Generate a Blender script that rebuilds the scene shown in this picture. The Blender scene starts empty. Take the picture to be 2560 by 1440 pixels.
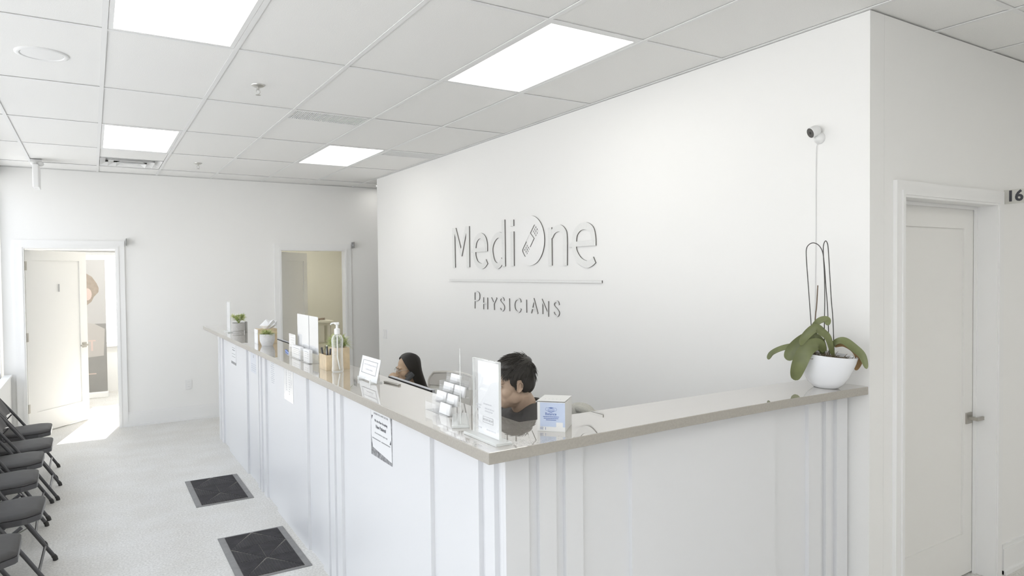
import bpy, bmesh, math, random
from mathutils import Vector, Matrix, Euler, Quaternion
random.seed(7)
S = bpy.context.scene
C = S.collection
PI = math.pi

# ------------------------------------------------------------------ camera, light, exposure
cam_d = bpy.data.cameras.new('camera'); cam = bpy.data.objects.new('camera', cam_d); C.objects.link(cam)
cam_d.sensor_width = 36.0; cam_d.lens = 36.0 * 1690.6 / 2560.0; cam_d.clip_start = 0.05; cam_d.clip_end = 200
yaw, pit, rol = math.radians(31.8218), math.radians(-1.3178), math.radians(-0.5818)
F = Vector((math.sin(yaw) * math.cos(pit), math.cos(yaw) * math.cos(pit), math.sin(pit)))
Rt = Vector((math.cos(yaw), -math.sin(yaw), 0)); U = Rt.cross(F)
R2 = Rt * math.cos(rol) + U * math.sin(rol); U2 = -Rt * math.sin(rol) + U * math.cos(rol)
M = Matrix((R2, U2, -F)).transposed().to_4x4(); M.translation = Vector((0, 0, 1.80))
cam.matrix_world = M
S.camera = cam
S.view_settings.view_transform = 'Standard'; S.view_settings.look = 'None'
S.view_settings.gamma = 1.0; S.view_settings.use_curve_mapping = False
S.view_settings.exposure = 0.07
LAMP = 2.7        # radiance of the ceiling panels
w = bpy.data.worlds.new('sky'); S.world = w; w.use_nodes = True
nt = w.node_tree; bg = nt.nodes['Background']
tc = nt.nodes.new('ShaderNodeTexCoord'); sx = nt.nodes.new('ShaderNodeSeparateXYZ'); cr = nt.nodes.new('ShaderNodeValToRGB')
nt.links.new(tc.outputs['Generated'], sx.inputs[0]); nt.links.new(sx.outputs['Z'], cr.inputs[0]); nt.links.new(cr.outputs[0], bg.inputs[0])
cr.color_ramp.elements[0].color = (0.97, 0.98, 1.0, 1); cr.color_ramp.elements[1].color = (0.72, 0.83, 1.0, 1)
bg.inputs[1].default_value = 2.2
sun_d = bpy.data.lights.new('sun', 'SUN'); sun = bpy.data.objects.new('sun', sun_d); C.objects.link(sun)
sun_d.energy = 14.0; sun_d.angle = math.radians(0.6); sun_d.color = (1.0, 0.97, 0.92)
sdir = Vector((-0.225, -1.0, -0.585)); sun.rotation_euler = sdir.to_track_quat('-Z', 'Y').to_euler(); sun.location = (4, 20, 10)

# ------------------------------------------------------------------ materials
def mat(name, col, rough=0.5, metal=0.0, spec=0.5, bump=0.0, bscale=200.0, var=0.0, vscale=8.0, emit=0.0, coat=0.0, ior=None, trans=0.0, aniso=None, sheen=0.0):
    m = bpy.data.materials.new(name); m.use_nodes = True; n = m.node_tree; b = n.nodes['Principled BSDF']
    b.inputs['Base Color'].default_value = (*col, 1); b.inputs['Roughness'].default_value = rough
    b.inputs['Metallic'].default_value = metal; b.inputs['Specular IOR Level'].default_value = spec
    b.inputs['Coat Weight'].default_value = coat; b.inputs['Coat Roughness'].default_value = 0.03
    b.inputs['Transmission Weight'].default_value = trans; b.inputs['Sheen Weight'].default_value = sheen
    if ior: b.inputs['IOR'].default_value = ior
    t = n.nodes.new('ShaderNodeTexCoord')
    if var > 0:
        no = n.nodes.new('ShaderNodeTexNoise'); no.inputs['Scale'].default_value = vscale; no.inputs['Detail'].default_value = 5
        n.links.new(t.outputs['Object'], no.inputs['Vector'])
        r = n.nodes.new('ShaderNodeValToRGB'); r.color_ramp.elements[0].position = 0.3; r.color_ramp.elements[1].position = 0.7
        r.color_ramp.elements[0].color = (*[max(0, c * (1 - var)) for c in col], 1); r.color_ramp.elements[1].color = (*[min(1, c * (1 + var)) for c in col], 1)
        n.links.new(no.outputs['Fac'], r.inputs[0]); n.links.new(r.outputs[0], b.inputs['Base Color'])
    if bump > 0:
        no2 = n.nodes.new('ShaderNodeTexNoise'); no2.inputs['Scale'].default_value = bscale; no2.inputs['Detail'].default_value = 4
        n.links.new(t.outputs['Object'], no2.inputs['Vector'])
        bp = n.nodes.new('ShaderNodeBump'); bp.inputs['Strength'].default_value = bump; bp.inputs['Distance'].default_value = 0.002
        n.links.new(no2.outputs['Fac'], bp.inputs['Height']); n.links.new(bp.outputs[0], b.inputs['Normal'])
    if emit > 0:
        b.inputs['Emission Color'].default_value = (1.0, 0.985, 0.94, 1); b.inputs['Emission Strength'].default_value = emit
    return m

def clear(name, tint=(1, 1, 1), body=0.12, bodycol=(0.95, 0.96, 0.95), rough=0.02, gl=1.0, rim=0.0):
    """thin clear plastic or glass: transparent + fresnel gloss + a little milky body"""
    m = bpy.data.materials.new(name); m.use_nodes = True; n = m.node_tree; n.nodes.clear()
    o = n.nodes.new('ShaderNodeOutputMaterial'); tr = n.nodes.new('ShaderNodeBsdfTransparent'); tr.inputs[0].default_value = (*tint, 1)
    g = n.nodes.new('ShaderNodeBsdfGlossy'); g.inputs['Roughness'].default_value = rough; g.inputs['Color'].default_value = (gl, gl, gl, 1)
    d = n.nodes.new('ShaderNodeBsdfDiffuse'); d.inputs[0].default_value = (*bodycol, 1)
    mx = n.nodes.new('ShaderNodeMixShader'); mx.inputs[0].default_value = body
    n.links.new(tr.outputs[0], mx.inputs[1]); n.links.new(d.outputs[0], mx.inputs[2])
    if rim:
        lw = n.nodes.new('ShaderNodeLayerWeight'); lw.inputs[0].default_value = 0.35
        mr = n.nodes.new('ShaderNodeMapRange'); mr.inputs[3].default_value = body; mr.inputs[4].default_value = rim
        n.links.new(lw.outputs['Facing'], mr.inputs[0]); n.links.new(mr.outputs[0], mx.inputs[0])
    fr = n.nodes.new('ShaderNodeFresnel'); fr.inputs[0].default_value = 1.45
    geo = n.nodes.new('ShaderNodeNewGeometry'); sb = n.nodes.new('ShaderNodeMath'); sb.operation = 'SUBTRACT'; sb.inputs[0].default_value = 1.0
    n.links.new(geo.outputs['Backfacing'], sb.inputs[1]); mu = n.nodes.new('ShaderNodeMath'); mu.operation = 'MULTIPLY'
    n.links.new(sb.outputs[0], mu.inputs[0]); n.links.new(fr.outputs[0], mu.inputs[1])
    m2 = n.nodes.new('ShaderNodeMixShader'); n.links.new(mu.outputs[0], m2.inputs[0]); n.links.new(mx.outputs[0], m2.inputs[1]); n.links.new(g.outputs[0], m2.inputs[2])
    n.links.new(m2.outputs[0], o.inputs[0]); return m

MT = {}
MT['wall'] = mat('wall_paint', (0.905, 0.90, 0.88), 0.55, bump=0.08, bscale=300, spec=0.3)
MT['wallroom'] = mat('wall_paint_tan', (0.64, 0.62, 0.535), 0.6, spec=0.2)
MT['trim'] = mat('trim_paint', (0.89, 0.888, 0.875), 0.35, spec=0.4)
MT['door'] = mat('door_paint', (0.87, 0.86, 0.83), 0.4, spec=0.4)
MT['tile'] = mat('ceiling_tile', (0.88, 0.875, 0.855), 0.9, bump=0.35, bscale=160, var=0.03, vscale=220, spec=0.1)
MT['grid'] = mat('grid_metal', (0.84, 0.84, 0.83), 0.45, spec=0.4)
MT['void'] = mat('plenum_shadow', (0.55, 0.54, 0.51), 0.9)
MT['panel'] = mat('light_panel', (0.9, 0.9, 0.88), 0.6, emit=LAMP)
MT['down'] = mat('downlight_lens', (0.9, 0.9, 0.88), 0.6, emit=16.0)
MT['desk'] = mat('desk_white_paint', (0.815, 0.82, 0.83), 0.38, spec=0.4)
MT['top'] = mat('countertop_quartz', (0.47, 0.44, 0.395), 0.02, spec=0.5, var=0.05, vscale=120, ior=2.5)
_b = MT['top'].node_tree.nodes['Principled BSDF']; _b.inputs['Coat Weight'].default_value = 1.0; _b.inputs['Coat IOR'].default_value = 2.1; _b.inputs['Coat Roughness'].default_value = 0.005
MT['topedge'] = mat('countertop_edge', (0.43, 0.405, 0.36), 0.25, spec=0.5, var=0.05, vscale=120)
MT['alu'] = mat('brushed_aluminium', (0.62, 0.61, 0.58), 0.32, metal=0.9)
MT['nickel'] = mat('satin_nickel', (0.45, 0.43, 0.39), 0.35, metal=0.8)
MT['plate'] = mat('dark_sign_plate', (0.28, 0.28, 0.27), 0.5)
MT['platelt'] = mat('light_sign_plate', (0.66, 0.65, 0.60), 0.3)
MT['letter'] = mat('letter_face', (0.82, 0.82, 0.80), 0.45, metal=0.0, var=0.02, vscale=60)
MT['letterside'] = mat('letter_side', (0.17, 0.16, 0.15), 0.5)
MT['disc'] = mat('letter_disc', (0.905, 0.90, 0.885), 0.45)
MT['ink'] = mat('ink_dark', (0.06, 0.06, 0.07), 0.6)
MT['inkgrey'] = mat('ink_grey', (0.32, 0.32, 0.33), 0.6)
MT['inklt'] = mat('ink_light_grey', (0.52, 0.53, 0.56), 0.6)
MT['inkblue'] = mat('ink_blue', (0.10, 0.16, 0.42), 0.6)
MT['paper'] = mat('paper', (0.84, 0.845, 0.85), 0.6)
MT['papergloss'] = mat('glossy_paper', (0.82, 0.83, 0.84), 0.12)
MT['paperblue'] = mat('paper_pale_blue', (0.76, 0.78, 0.82), 0.6)
MT['photo'] = mat('poster_photo_grey', (0.30, 0.30, 0.31), 0.4, var=0.75, vscale=45)
MT['blackplastic'] = mat('black_plastic', (0.035, 0.034, 0.033), 0.4)
MT['greyplastic'] = mat('charcoal_plastic', (0.055, 0.058, 0.062), 0.35)
MT['whiteplastic'] = mat('white_plastic', (0.84, 0.84, 0.83), 0.3)
MT['fabric'] = mat('chair_charcoal_vinyl', (0.052, 0.049, 0.047), 0.62, bump=0.25, bscale=500, var=0.06, vscale=30)
MT['frame'] = mat('chair_frame_grey', (0.075, 0.073, 0.074), 0.35, spec=0.5)
MT['rubber'] = mat('black_rubber', (0.045, 0.043, 0.04), 0.7)
MT['matbase'] = mat('mat_backing', (0.20, 0.19, 0.17), 0.9, var=0.25, vscale=60)
MT['matrib'] = mat('mat_rib', (0.045, 0.042, 0.045), 0.9, bump=0.5, bscale=600, var=0.25, vscale=14)
MT['matedge'] = mat('mat_border', (0.27, 0.265, 0.26), 0.8, var=0.1, vscale=20)
MT['wood'] = mat('bamboo', (0.62, 0.50, 0.33), 0.45, var=0.12, vscale=25)
MT['potgrey'] = mat('pot_grey', (0.47, 0.46, 0.44), 0.5, var=0.08, vscale=90)
MT['potwhite'] = mat('pot_white_ribbed', (0.74, 0.74, 0.74), 0.35)
MT['ceramic'] = mat('ceramic_white_gloss', (0.84, 0.85, 0.87), 0.08, spec=0.6, coat=0.3)
MT['soil'] = mat('soil', (0.09, 0.07, 0.05), 0.95, var=0.4, vscale=80)
MT['moss'] = mat('dried_moss', (0.19, 0.15, 0.10), 0.95, var=0.5, vscale=150)
MT['leaf'] = mat('orchid_leaf', (0.165, 0.185, 0.075), 0.38, var=0.18, vscale=14, spec=0.5)
MT['leafbrown'] = mat('orchid_leaf_dry', (0.28, 0.17, 0.07), 0.6, var=0.3, vscale=20)
MT['leafgrass'] = mat('grass_leaf', (0.38, 0.46, 0.16), 0.5, var=0.25, vscale=60)
MT['leaflight'] = mat('grass_leaf_pale', (0.62, 0.66, 0.34), 0.5, var=0.2, vscale=60)
MT['twig'] = mat('orchid_stem', (0.18, 0.13, 0.09), 0.6)
MT['hoop'] = mat('plant_hoop_dark', (0.07, 0.065, 0.06), 0.4)
MT['skinm'] = mat('skin_man', (0.56, 0.41, 0.30), 0.5, bump=0.1, bscale=250, var=0.07, vscale=25)
MT['skinw'] = mat('skin_woman', (0.60, 0.43, 0.29), 0.5, var=0.06, vscale=25)
MT['hair'] = mat('black_hair', (0.034, 0.030, 0.025), 0.42, spec=0.5)
MT['tee'] = mat('charcoal_tshirt', (0.085, 0.08, 0.077), 0.9, bump=0.3, bscale=300, var=0.1, vscale=10)
MT['knit'] = mat('grey_knit', (0.50, 0.49, 0.44), 0.95, bump=0.6, bscale=400, var=0.12, vscale=200)
MT['denim'] = mat('dark_trousers', (0.05, 0.055, 0.07), 0.9)
MT['lips'] = mat('lips', (0.42, 0.20, 0.16), 0.5)
MT['eyew'] = mat('eye_white', (0.75, 0.73, 0.70), 0.2)
MT['mesh'] = mat('office_chair_mesh', (0.74, 0.72, 0.65), 0.8, bump=0.4, bscale=700, var=0.06, vscale=300)
MT['meshframe'] = mat('office_chair_frame', (0.62, 0.59, 0.54), 0.5)
MT['boxwhite'] = mat('carton_white', (0.83, 0.83, 0.81), 0.5)
MT['boxblue'] = mat('carton_pale_blue', (0.56, 0.64, 0.80), 0.5)
MT['camface'] = mat('camera_face_grey', (0.10, 0.095, 0.09), 0.35)
MT['blueclip'] = mat('blue_plastic', (0.25, 0.36, 0.72), 0.4)
MT['acryl'] = clear('acrylic', body=0.10, rough=0.02)
MT['acryledge'] = clear('acrylic_edge', body=0.5, bodycol=(0.9, 0.92, 0.90))
MT['bottle'] = clear('bottle_plastic', body=0.06, rim=0.85, bodycol=(0.93, 0.94, 0.93))
MT['gel'] = clear('sanitiser_gel', tint=(0.98, 0.99, 0.98), body=0.02)
MT['glass'] = clear('window_glass', body=0.0)
MT['lens'] = clear('spectacle_lens', body=0.08)
MT['ext'] = mat('outside_pavement', (0.60, 0.59, 0.575), 0.9, var=0.1, vscale=3)
MT['bannerg'] = mat('banner_print_grey', (0.27, 0.265, 0.255), 0.5, var=0.05, vscale=3)
MT['bannertop'] = mat('banner_print_pale', (0.46, 0.455, 0.45), 0.5)
MT['bannerskin'] = mat('banner_print_skin', (0.58, 0.47, 0.43), 0.5)
MT['bannerhair'] = mat('banner_print_hair', (0.33, 0.28, 0.235), 0.5, var=0.12, vscale=14)
MT['cabinet'] = mat('cabinet_beige', (0.62, 0.60, 0.50), 0.5)
MT['wick'] = mat('dried_bundle', (0.28, 0.22, 0.17), 0.9, var=0.3, vscale=40)

# floor: pale speckled flooring
def floor_mat():
    m = bpy.data.materials.new('speckled_floor'); m.use_nodes = True; n = m.node_tree; b = n.nodes['Principled BSDF']
    t = n.nodes.new('ShaderNodeTexCoord')
    a = n.nodes.new('ShaderNodeTexNoise'); a.inputs['Scale'].default_value = 75; a.inputs['Detail'].default_value = 6; a.inputs['Roughness'].default_value = 0.7
    c = n.nodes.new('ShaderNodeTexNoise'); c.inputs['Scale'].default_value = 3.0; c.inputs['Detail'].default_value = 6
    n.links.new(t.outputs['Object'], a.inputs['Vector']); n.links.new(t.outputs['Object'], c.inputs['Vector'])
    r = n.nodes.new('ShaderNodeValToRGB'); r.color_ramp.elements[0].position = 0.38; r.color_ramp.elements[1].position = 0.66
    r.color_ramp.elements[0].color = (0.63, 0.62, 0.59, 1); r.color_ramp.elements[1].color = (0.87, 0.86, 0.835, 1)
    n.links.new(a.outputs['Fac'], r.inputs[0])
    r2 = n.nodes.new('ShaderNodeValToRGB'); r2.color_ramp.elements[0].position = 0.35; r2.color_ramp.elements[1].position = 0.65
    r2.color_ramp.elements[0].color = (0.93, 0.92, 0.90, 1); r2.color_ramp.elements[1].color = (1, 1, 1, 1)
    n.links.new(c.outputs['Fac'], r2.inputs[0])
    mx = n.nodes.new('ShaderNodeMix'); mx.data_type = 'RGBA'; mx.blend_type = 'MULTIPLY'; mx.inputs[0].default_value = 1
    n.links.new(r.outputs[0], mx.inputs[6]); n.links.new(r2.outputs[0], mx.inputs[7]); n.links.new(mx.outputs[2], b.inputs['Base Color'])
    b.inputs['Roughness'].default_value = 0.55; b.inputs['Specular IOR Level'].default_value = 0.3
    bp = n.nodes.new('ShaderNodeBump'); bp.inputs['Strength'].default_value = 0.35; bp.inputs['Distance'].default_value = 0.003
    n.links.new(a.outputs['Fac'], bp.inputs['Height']); n.links.new(bp.outputs[0], b.inputs['Normal'])
    return m
MT['floor'] = floor_mat()

# ------------------------------------------------------------------ mesh helpers
class MB:
    def __init__(s): s.v = []; s.f = []; s.mi = []; s.m = Matrix()
    def add(s, vs, fs, mi=0):
        o = len(s.v); s.v += [tuple(s.m @ Vector(v)) for v in vs]
        for f in fs: s.f.append(tuple(i + o for i in f)); s.mi.append(mi)
        return s
    def box(s, x0, x1, y0, y1, z0, z1, mi=0):
        v = [(x, y, z) for x in (x0, x1) for y in (y0, y1) for z in (z0, z1)]
        return s.add(v, [(0, 1, 3, 2), (4, 6, 7, 5), (0, 4, 5, 1), (2, 3, 7, 6), (0, 2, 6, 4), (1, 5, 7, 3)], mi)
    def rbox(s, x0, x1, y0, y1, z0, z1, r, mi=0, seg=3):
        """box with its vertical edges and its top rim rounded"""
        def ring(ins, z):
            o = []
            for cx, cy, a0 in ((x1 - r, y1 - r, 0), (x0 + r, y1 - r, 90), (x0 + r, y0 + r, 180), (x1 - r, y0 + r, 270)):
                for k in range(seg + 1):
                    a = math.radians(a0 + 90 * k / seg); o.append((cx + (r - ins) * math.cos(a), cy + (r - ins) * math.sin(a), z))
            return o
        e = min(r, (z1 - z0) * 0.45) * 0.6
        rings = [ring(e * 0.5, z0), ring(0, z0 + e * 0.5), ring(0, z1 - e), ring(e * 0.3, z1 - e * 0.3), ring(e, z1)]
        return s.loft(rings, mi)
    def loft(s, rings, mi=0, close=True, caps=True):
        n = len(rings[0]); v = [p for r in rings for p in r]; f = []
        for i in range(len(rings) - 1):
            for j in range(n if close else n - 1):
                k = (j + 1) % n; f.append((i * n + j, i * n + k, (i + 1) * n + k, (i + 1) * n + j))
        if caps: f.append(tuple(reversed(range(n)))); f.append(tuple((len(rings) - 1) * n + j for j in range(n)))
        return s.add(v, f, mi)
    def tube(s, pts, r, n=10, mi=0, caps=True, closed=False, sx=1.0):
        pts = [Vector(p) for p in pts]; rs = r if isinstance(r, (list, tuple)) else [r] * len(pts)
        rings = []; up = None
        for i, p in enumerate(pts):
            if closed: t = pts[(i + 1) % len(pts)] - pts[i - 1]
            else: t = pts[min(i + 1, len(pts) - 1)] - pts[max(i - 1, 0)]
            t.normalize()
            if up is None:
                up = Vector((0, 0, 1)) if abs(t.z) < 0.9 else Vector((1, 0, 0))
            a = t.cross(up); a.normalize(); b = a.cross(t); b.normalize(); up = b
            rings.append([tuple(p + a * rs[i] * sx * math.cos(2 * PI * k / n) + b * rs[i] * math.sin(2 * PI * k / n)) for k in range(n)])
        if closed:
            rings.append(rings[0]); caps = False
        return s.loft(rings, mi, True, caps)
    def lathe(s, prof, c=(0, 0, 0), n=24, mi=0, sx=1.0, sy=1.0, caps=True):
        rings = [[(c[0] + r * sx * math.cos(2 * PI * k / n), c[1] + r * sy * math.sin(2 * PI * k / n), c[2] + z) for k in range(n)] for r, z in prof]
        return s.loft(rings, mi, True, caps)
    def ell(s, c, r, n=16, m=10, mi=0, rot=None):
        rings = []
        for i in range(m + 1):
            a = -PI / 2 + PI * i / m; rr = max(math.cos(a), 0.02)
            rg = [Vector((r[0] * rr * math.cos(2 * PI * k / n), r[1] * rr * math.sin(2 * PI * k / n), r[2] * math.sin(a))) for k in range(n)]
            if rot is not None: rg = [rot @ p for p in rg]
            rings.append([tuple(p + Vector(c)) for p in rg])
        return s.loft(rings, mi)
    def prism(s, poly, a0, a1, plane='XY', mi=0, mside=None):
        """polygon (list of 2D) extruded between a0 and a1 along the remaining axis"""
        def P(u, v, w):
            return (u, v, w) if plane == 'XY' else ((u, w, v) if plane == 'XZ' else (w, u, v))
        n = len(poly); v = [P(u, q, a0) for u, q in poly] + [P(u, q, a1) for u, q in poly]
        s.add(v, [tuple(reversed(range(n))), tuple(range(n, 2 * n))], mi)
        return s.add(v, [(i, (i + 1) % n, n + (i + 1) % n, n + i) for i in range(n)], mi if mside is None else mside)
    def obj(s, name, mats, parent=None, smooth=False, loc=None, fix=True):
        me = bpy.data.meshes.new(name); me.from_pydata(s.v, [], s.f)
        for m in (mats if isinstance(mats, (list, tuple)) else [mats]): me.materials.append(MT[m] if isinstance(m, str) else m)
        me.polygons.foreach_set('material_index', s.mi)
        if fix:
            b = bmesh.new(); b.from_mesh(me); bmesh.ops.recalc_face_normals(b, faces=b.faces); b.to_mesh(me); b.free()
        if smooth:
            me.polygons.foreach_set('use_smooth', [True] * len(me.polygons))
            try: me.set_sharp_from_angle(angle=math.radians(38))
            except Exception: pass
        me.update(); o = bpy.data.objects.new(name, me); C.objects.link(o)
        if parent: o.parent = parent
        if loc: o.location = loc
        return o

def tag(o, label, cat, group=None):
    o['label'] = label; o['category'] = cat
    if group: o['group'] = group
    return o
def thing(name, label, cat, loc=(0, 0, 0), rz=0.0, group=None):
    o = bpy.data.objects.new(name, None); C.objects.link(o); o.empty_display_size = 0.05
    o.location = loc; o.rotation_euler = (0, 0, rz); return tag(o, label, cat, group)
def struct(o): o['kind'] = 'structure'; return o
def lab(o, l): o['label'] = l; return o
def dup(root, loc, rz, label, group=None):
    r = root.copy(); C.objects.link(r); r.location = loc; r.rotation_euler = (0, 0, rz); r['label'] = label
    if group: r['group'] = group
    for ch in list(root.children):
        c = ch.copy(); C.objects.link(c); c.parent = r
        for g in list(ch.children):
            d = g.copy(); C.objects.link(d); d.parent = c
    return r
def spline(pts, n=6):
    P = [Vector(p) for p in pts]; out = []
    for i in range(len(P) - 1):
        a = P[max(i - 1, 0)]; b = P[i]; c = P[i + 1]; d = P[min(i + 2, len(P) - 1)]
        for k in range(n):
            t = k / n
            out.append(0.5 * ((2 * b) + (c - a) * t + (2 * a - 5 * b + 4 * c - d) * t * t + (3 * b - a - 3 * c + d) * t ** 3))
    out.append(P[-1]); return out
def text(body, size, name, m, parent, mtx, depth=0.0004, sx=1.0, align='CENTER', sp=1.0, bold=0.0):
    cu = bpy.data.curves.new(name, 'FONT'); cu.body = body; cu.size = size; cu.extrude = depth; cu.align_x = align; cu.align_y = 'CENTER'
    cu.resolution_u = 3; cu.space_character = sp; cu.offset = bold
    t = bpy.data.objects.new('tmp', cu); C.objects.link(t)
    me = bpy.data.meshes.new_from_object(t.evaluated_get(bpy.context.evaluated_depsgraph_get()))
    bpy.data.objects.remove(t); bpy.data.curves.remove(cu)
    me.materials.clear(); me.materials.append(MT[m]); me.transform(Matrix.Diagonal((sx, 1, 1, 1))); me.transform(mtx)
    me.name = name; o = bpy.data.objects.new(name, me); C.objects.link(o)
    if parent: o.parent = parent
    return o
def face_negx(x, y, z):  # text plane facing -X, reading towards -Y
    return Matrix.Translation((x, y, z)) @ Matrix(((0, 0, -1), (-1, 0, 0), (0, 1, 0))).to_4x4()

# ------------------------------------------------------------------ room geometry
XL, XS, YF, YR, ZC = -0.85, 3.144, 9.288, 1.837, 3.027
XR, YB = 7.0, -3.2
WT = 3.021                       # wall tops, just under the ceiling grid
struct(MB().box(XL - 0.1, XR + 0.1, YB - 0.1, 12.6, -0.08, 0.0).obj('floor', 'floor'))
struct(MB().box(-30, 30, -25, 45, -0.3, -0.12).obj('outside_ground', 'ext'))  # unseen pavement outside the windows

# ceiling with its tiles and grid bars
ceil = struct(MB().box(XL, XR, YB, YF, 3.16, 3.2).obj('ceiling', 'void'))
GX0, GY0, GX, GY = 0.078, 2.712, 0.6115, 1.2175
xs = [XL] + [GX0 + GX * n for n in range(-1, 12) if GX0 + GX * n < XR] + [XR]
ys = [YB] + [GY0 + GY * n for n in range(-4, 6) if GY0 + GY * n < YF - 0.05] + [YF]
fix_cells = {}
def cell(n, m): return (round(GX0 + GX * n, 3), round(GY0 + GY * m, 3))
light_cells = [cell(0, 0), cell(3, 0), cell(0, 3), cell(3, 3), cell(0, -3), cell(3, -3), cell(6, -3), cell(9, -3), cell(3, -4), cell(6, 4), cell(7, 2), cell(6, -4), cell(0, -2), cell(9, -4)]
grille_cells = [cell(2, 2), cell(4, 3)]
diff_cell = cell(0, 4)
shapes = {}
bw = 0.012
for i in range(len(xs) - 1):
    for j in range(len(ys) - 1):
        x0, x1, y0, y1 = xs[i], xs[i + 1], ys[j], ys[j + 1]
        key = (round(x0, 3), round(y0, 3))
        if key in light_cells: continue
        if key in grille_cells: y0 = y0 + 0.30
        if key == diff_cell: continue
        sz = (round(x1 - x0, 3), round(y1 - y0, 3))
        if sz not in shapes:
            a, b = sz[0] / 2 - 0.008, sz[1] / 2 - 0.008
            o = MB().box(-a, a, -b, b, 0, 0.014).obj('ceiling_tile', 'tile', ceil); shapes[sz] = o
        else:
            o = shapes[sz].copy(); C.objects.link(o)
        o.location = ((x0 + x1) / 2, (y0 + y1) / 2, ZC + 0.0018 + random.uniform(0, 0.001))
for x in xs[1:-1]:
    MB().box(x - bw, x + bw, YB, YF, ZC - 0.004, ZC).box(x - 0.003, x + 0.003, YB, YF, ZC, ZC + 0.03).obj('grid_bar', 'grid', ceil)
for y in ys[1:-1]:
    b = MB()
    for i in range(len(xs) - 1): b.box(xs[i] + bw, xs[i + 1] - bw, y - bw, y + bw, ZC - 0.003, ZC + 0.0005)
    b.obj('grid_bar', 'grid', ceil)
MB().box(XL, XL + 0.02, YB, YF, ZC - 0.003, ZC).box(XL, XR, YF - 0.02, YF, ZC - 0.003, ZC).obj('wall_angle', 'grid', ceil)

def light_panel(c, label):
    x0, y0 = c; x1, y1 = x0 + GX, y0 + GY
    t = thing('ceiling_light', label, 'ceiling light', ((x0 + x1) / 2, (y0 + y1) / 2, ZC), 0, 'flat ceiling light panels')
    a, b = GX / 2 - 0.014, GY / 2 - 0.014
    MB().box(-a, a, -b, -b + 0.022, -0.002, 0.035).box(-a, a, b - 0.022, b, -0.002, 0.035).box(-a, -a + 0.022, -b + 0.022, b - 0.022, -0.002, 0.035).box(a - 0.022, a, -b + 0.022, b - 0.022, -0.002, 0.035).obj('frame', 'grid', t)
    MB().box(-a + 0.023, a - 0.023, -b + 0.023, b - 0.023, 0.004, 0.03).obj('diffuser', 'panel', t)
light_panel(light_cells[0], 'glowing ceiling panel cut off by the top left of the photo')
light_panel(light_cells[1], 'large glowing ceiling panel nearest the lettered wall')
light_panel(light_cells[2], 'glowing ceiling panel beside the square air diffuser')
light_panel(light_cells[3], 'small-looking glowing ceiling panel near the far corner by a grille')
light_panel(light_cells[4], 'glowing ceiling panel behind the viewer over the left aisle')
light_panel(light_cells[5], 'glowing ceiling panel behind the viewer over the right side')

light_panel(light_cells[6], 'added glowing ceiling fill panel behind the viewer at the far right')  # this group: unseen panels added to brighten the ceiling and right side
light_panel(light_cells[7], 'added glowing ceiling fill panel far to the right, off the photo')
light_panel(light_cells[8], 'added glowing ceiling fill panel farthest behind the viewer')
light_panel(light_cells[12], 'added glowing ceiling fill panel straight above the viewer')
light_panel(light_cells[13], 'added glowing ceiling fill panel in the far back right corner behind the viewer')
light_panel(light_cells[11], 'added glowing ceiling fill panel behind the viewer at the far back right')
light_panel(light_cells[9], 'added ceiling fill panel over the side passage behind the lettered wall')  # hidden panel added to lift the dark alcove wall
light_panel(light_cells[10], 'added ceiling fill panel deeper in the space hidden behind the lettered wall')  # hidden panel, more added fill for the passage
def grille(c, label):
    x0, y0 = c; t = thing('air_grille', label, 'air vent', (x0 + GX / 2, y0 + 0.15, ZC), 0, 'slotted ceiling air grilles')
    a = GX / 2 - 0.014
    MB().box(-a, a, -0.136, 0.150, 0.016, 0.02).obj('backing', 'plate', t)
    MB().box(-a, a, -0.136, -0.122, -0.001, 0.012).box(-a, a, 0.136, 0.150, -0.001, 0.012).box(-a, -a + 0.012, -0.122, 0.136, -0.001, 0.012).box(a - 0.012, a, -0.122, 0.136, -0.001, 0.012).obj('frame', 'grid', t)
    sl = MB().box(-0.0035, 0.0035, -0.122, 0.136, 0.0, 0.012).obj('slat', 'grid', t)
    n = 36
    for k in range(n):
        o = sl if k == 0 else sl.copy()
        if k: C.objects.link(o)
        o.location = (-a + 0.02 + (2 * a - 0.04) * k / (n - 1), 0, 0)
grille(grille_cells[0], 'slotted air grille in the middle of the ceiling')
grille(grille_cells[1], 'slotted air grille against the lettered wall')
# square diffuser
x0, y0 = diff_cell
t = thing('air_diffuser', 'square stepped white air diffuser beyond the far left light panel', 'air vent', (x0 + GX / 2, 8.45, ZC))
MB().box(-0.292, 0.292, -0.30, 0.30, 0.06, 0.07).obj('backing', 'grid', t)
for k, (r, z) in enumerate(((0.29, 0.0), (0.215, -0.012), (0.14, -0.024))):
    b = MB(); ri = r - 0.055; zz = z + 0.035
    o_ = [(-r, -r, zz - 0.035), (r, -r, zz - 0.035), (r, r, zz - 0.035), (-r, r, zz - 0.035)]
    i_ = [(-ri, -ri, zz), (ri, -ri, zz), (ri, ri, zz), (-ri, ri, zz)]
    b.add(o_ + i_ + [(p[0], p[1], p[2] + 0.004) for p in o_ + i_], [(q, (q + 1) % 4, 4 + (q + 1) % 4, 4 + q) for q in range(4)] + [(8 + q, 12 + q, 12 + (q + 1) % 4, 8 + (q + 1) % 4) for q in range(4)] + [(q, 8 + q, 8 + (q + 1) % 4, (q + 1) % 4) for q in range(4)])
    b.obj('cone', 'grid', t, fix=False)
MB().box(-0.07, 0.07, -0.07, 0.07, -0.02, -0.012).obj('centre_plate', 'grid', t)
MB().box(x0 + 0.014, x0 + GX - 0.014, 7.60, 8.14, ZC + 0.003, ZC + 0.016).box(x0 + 0.014, x0 + GX - 0.014, 8.76, 8.80, ZC + 0.003, ZC + 0.016).obj('ceiling_tile', 'tile', ceil)
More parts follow.
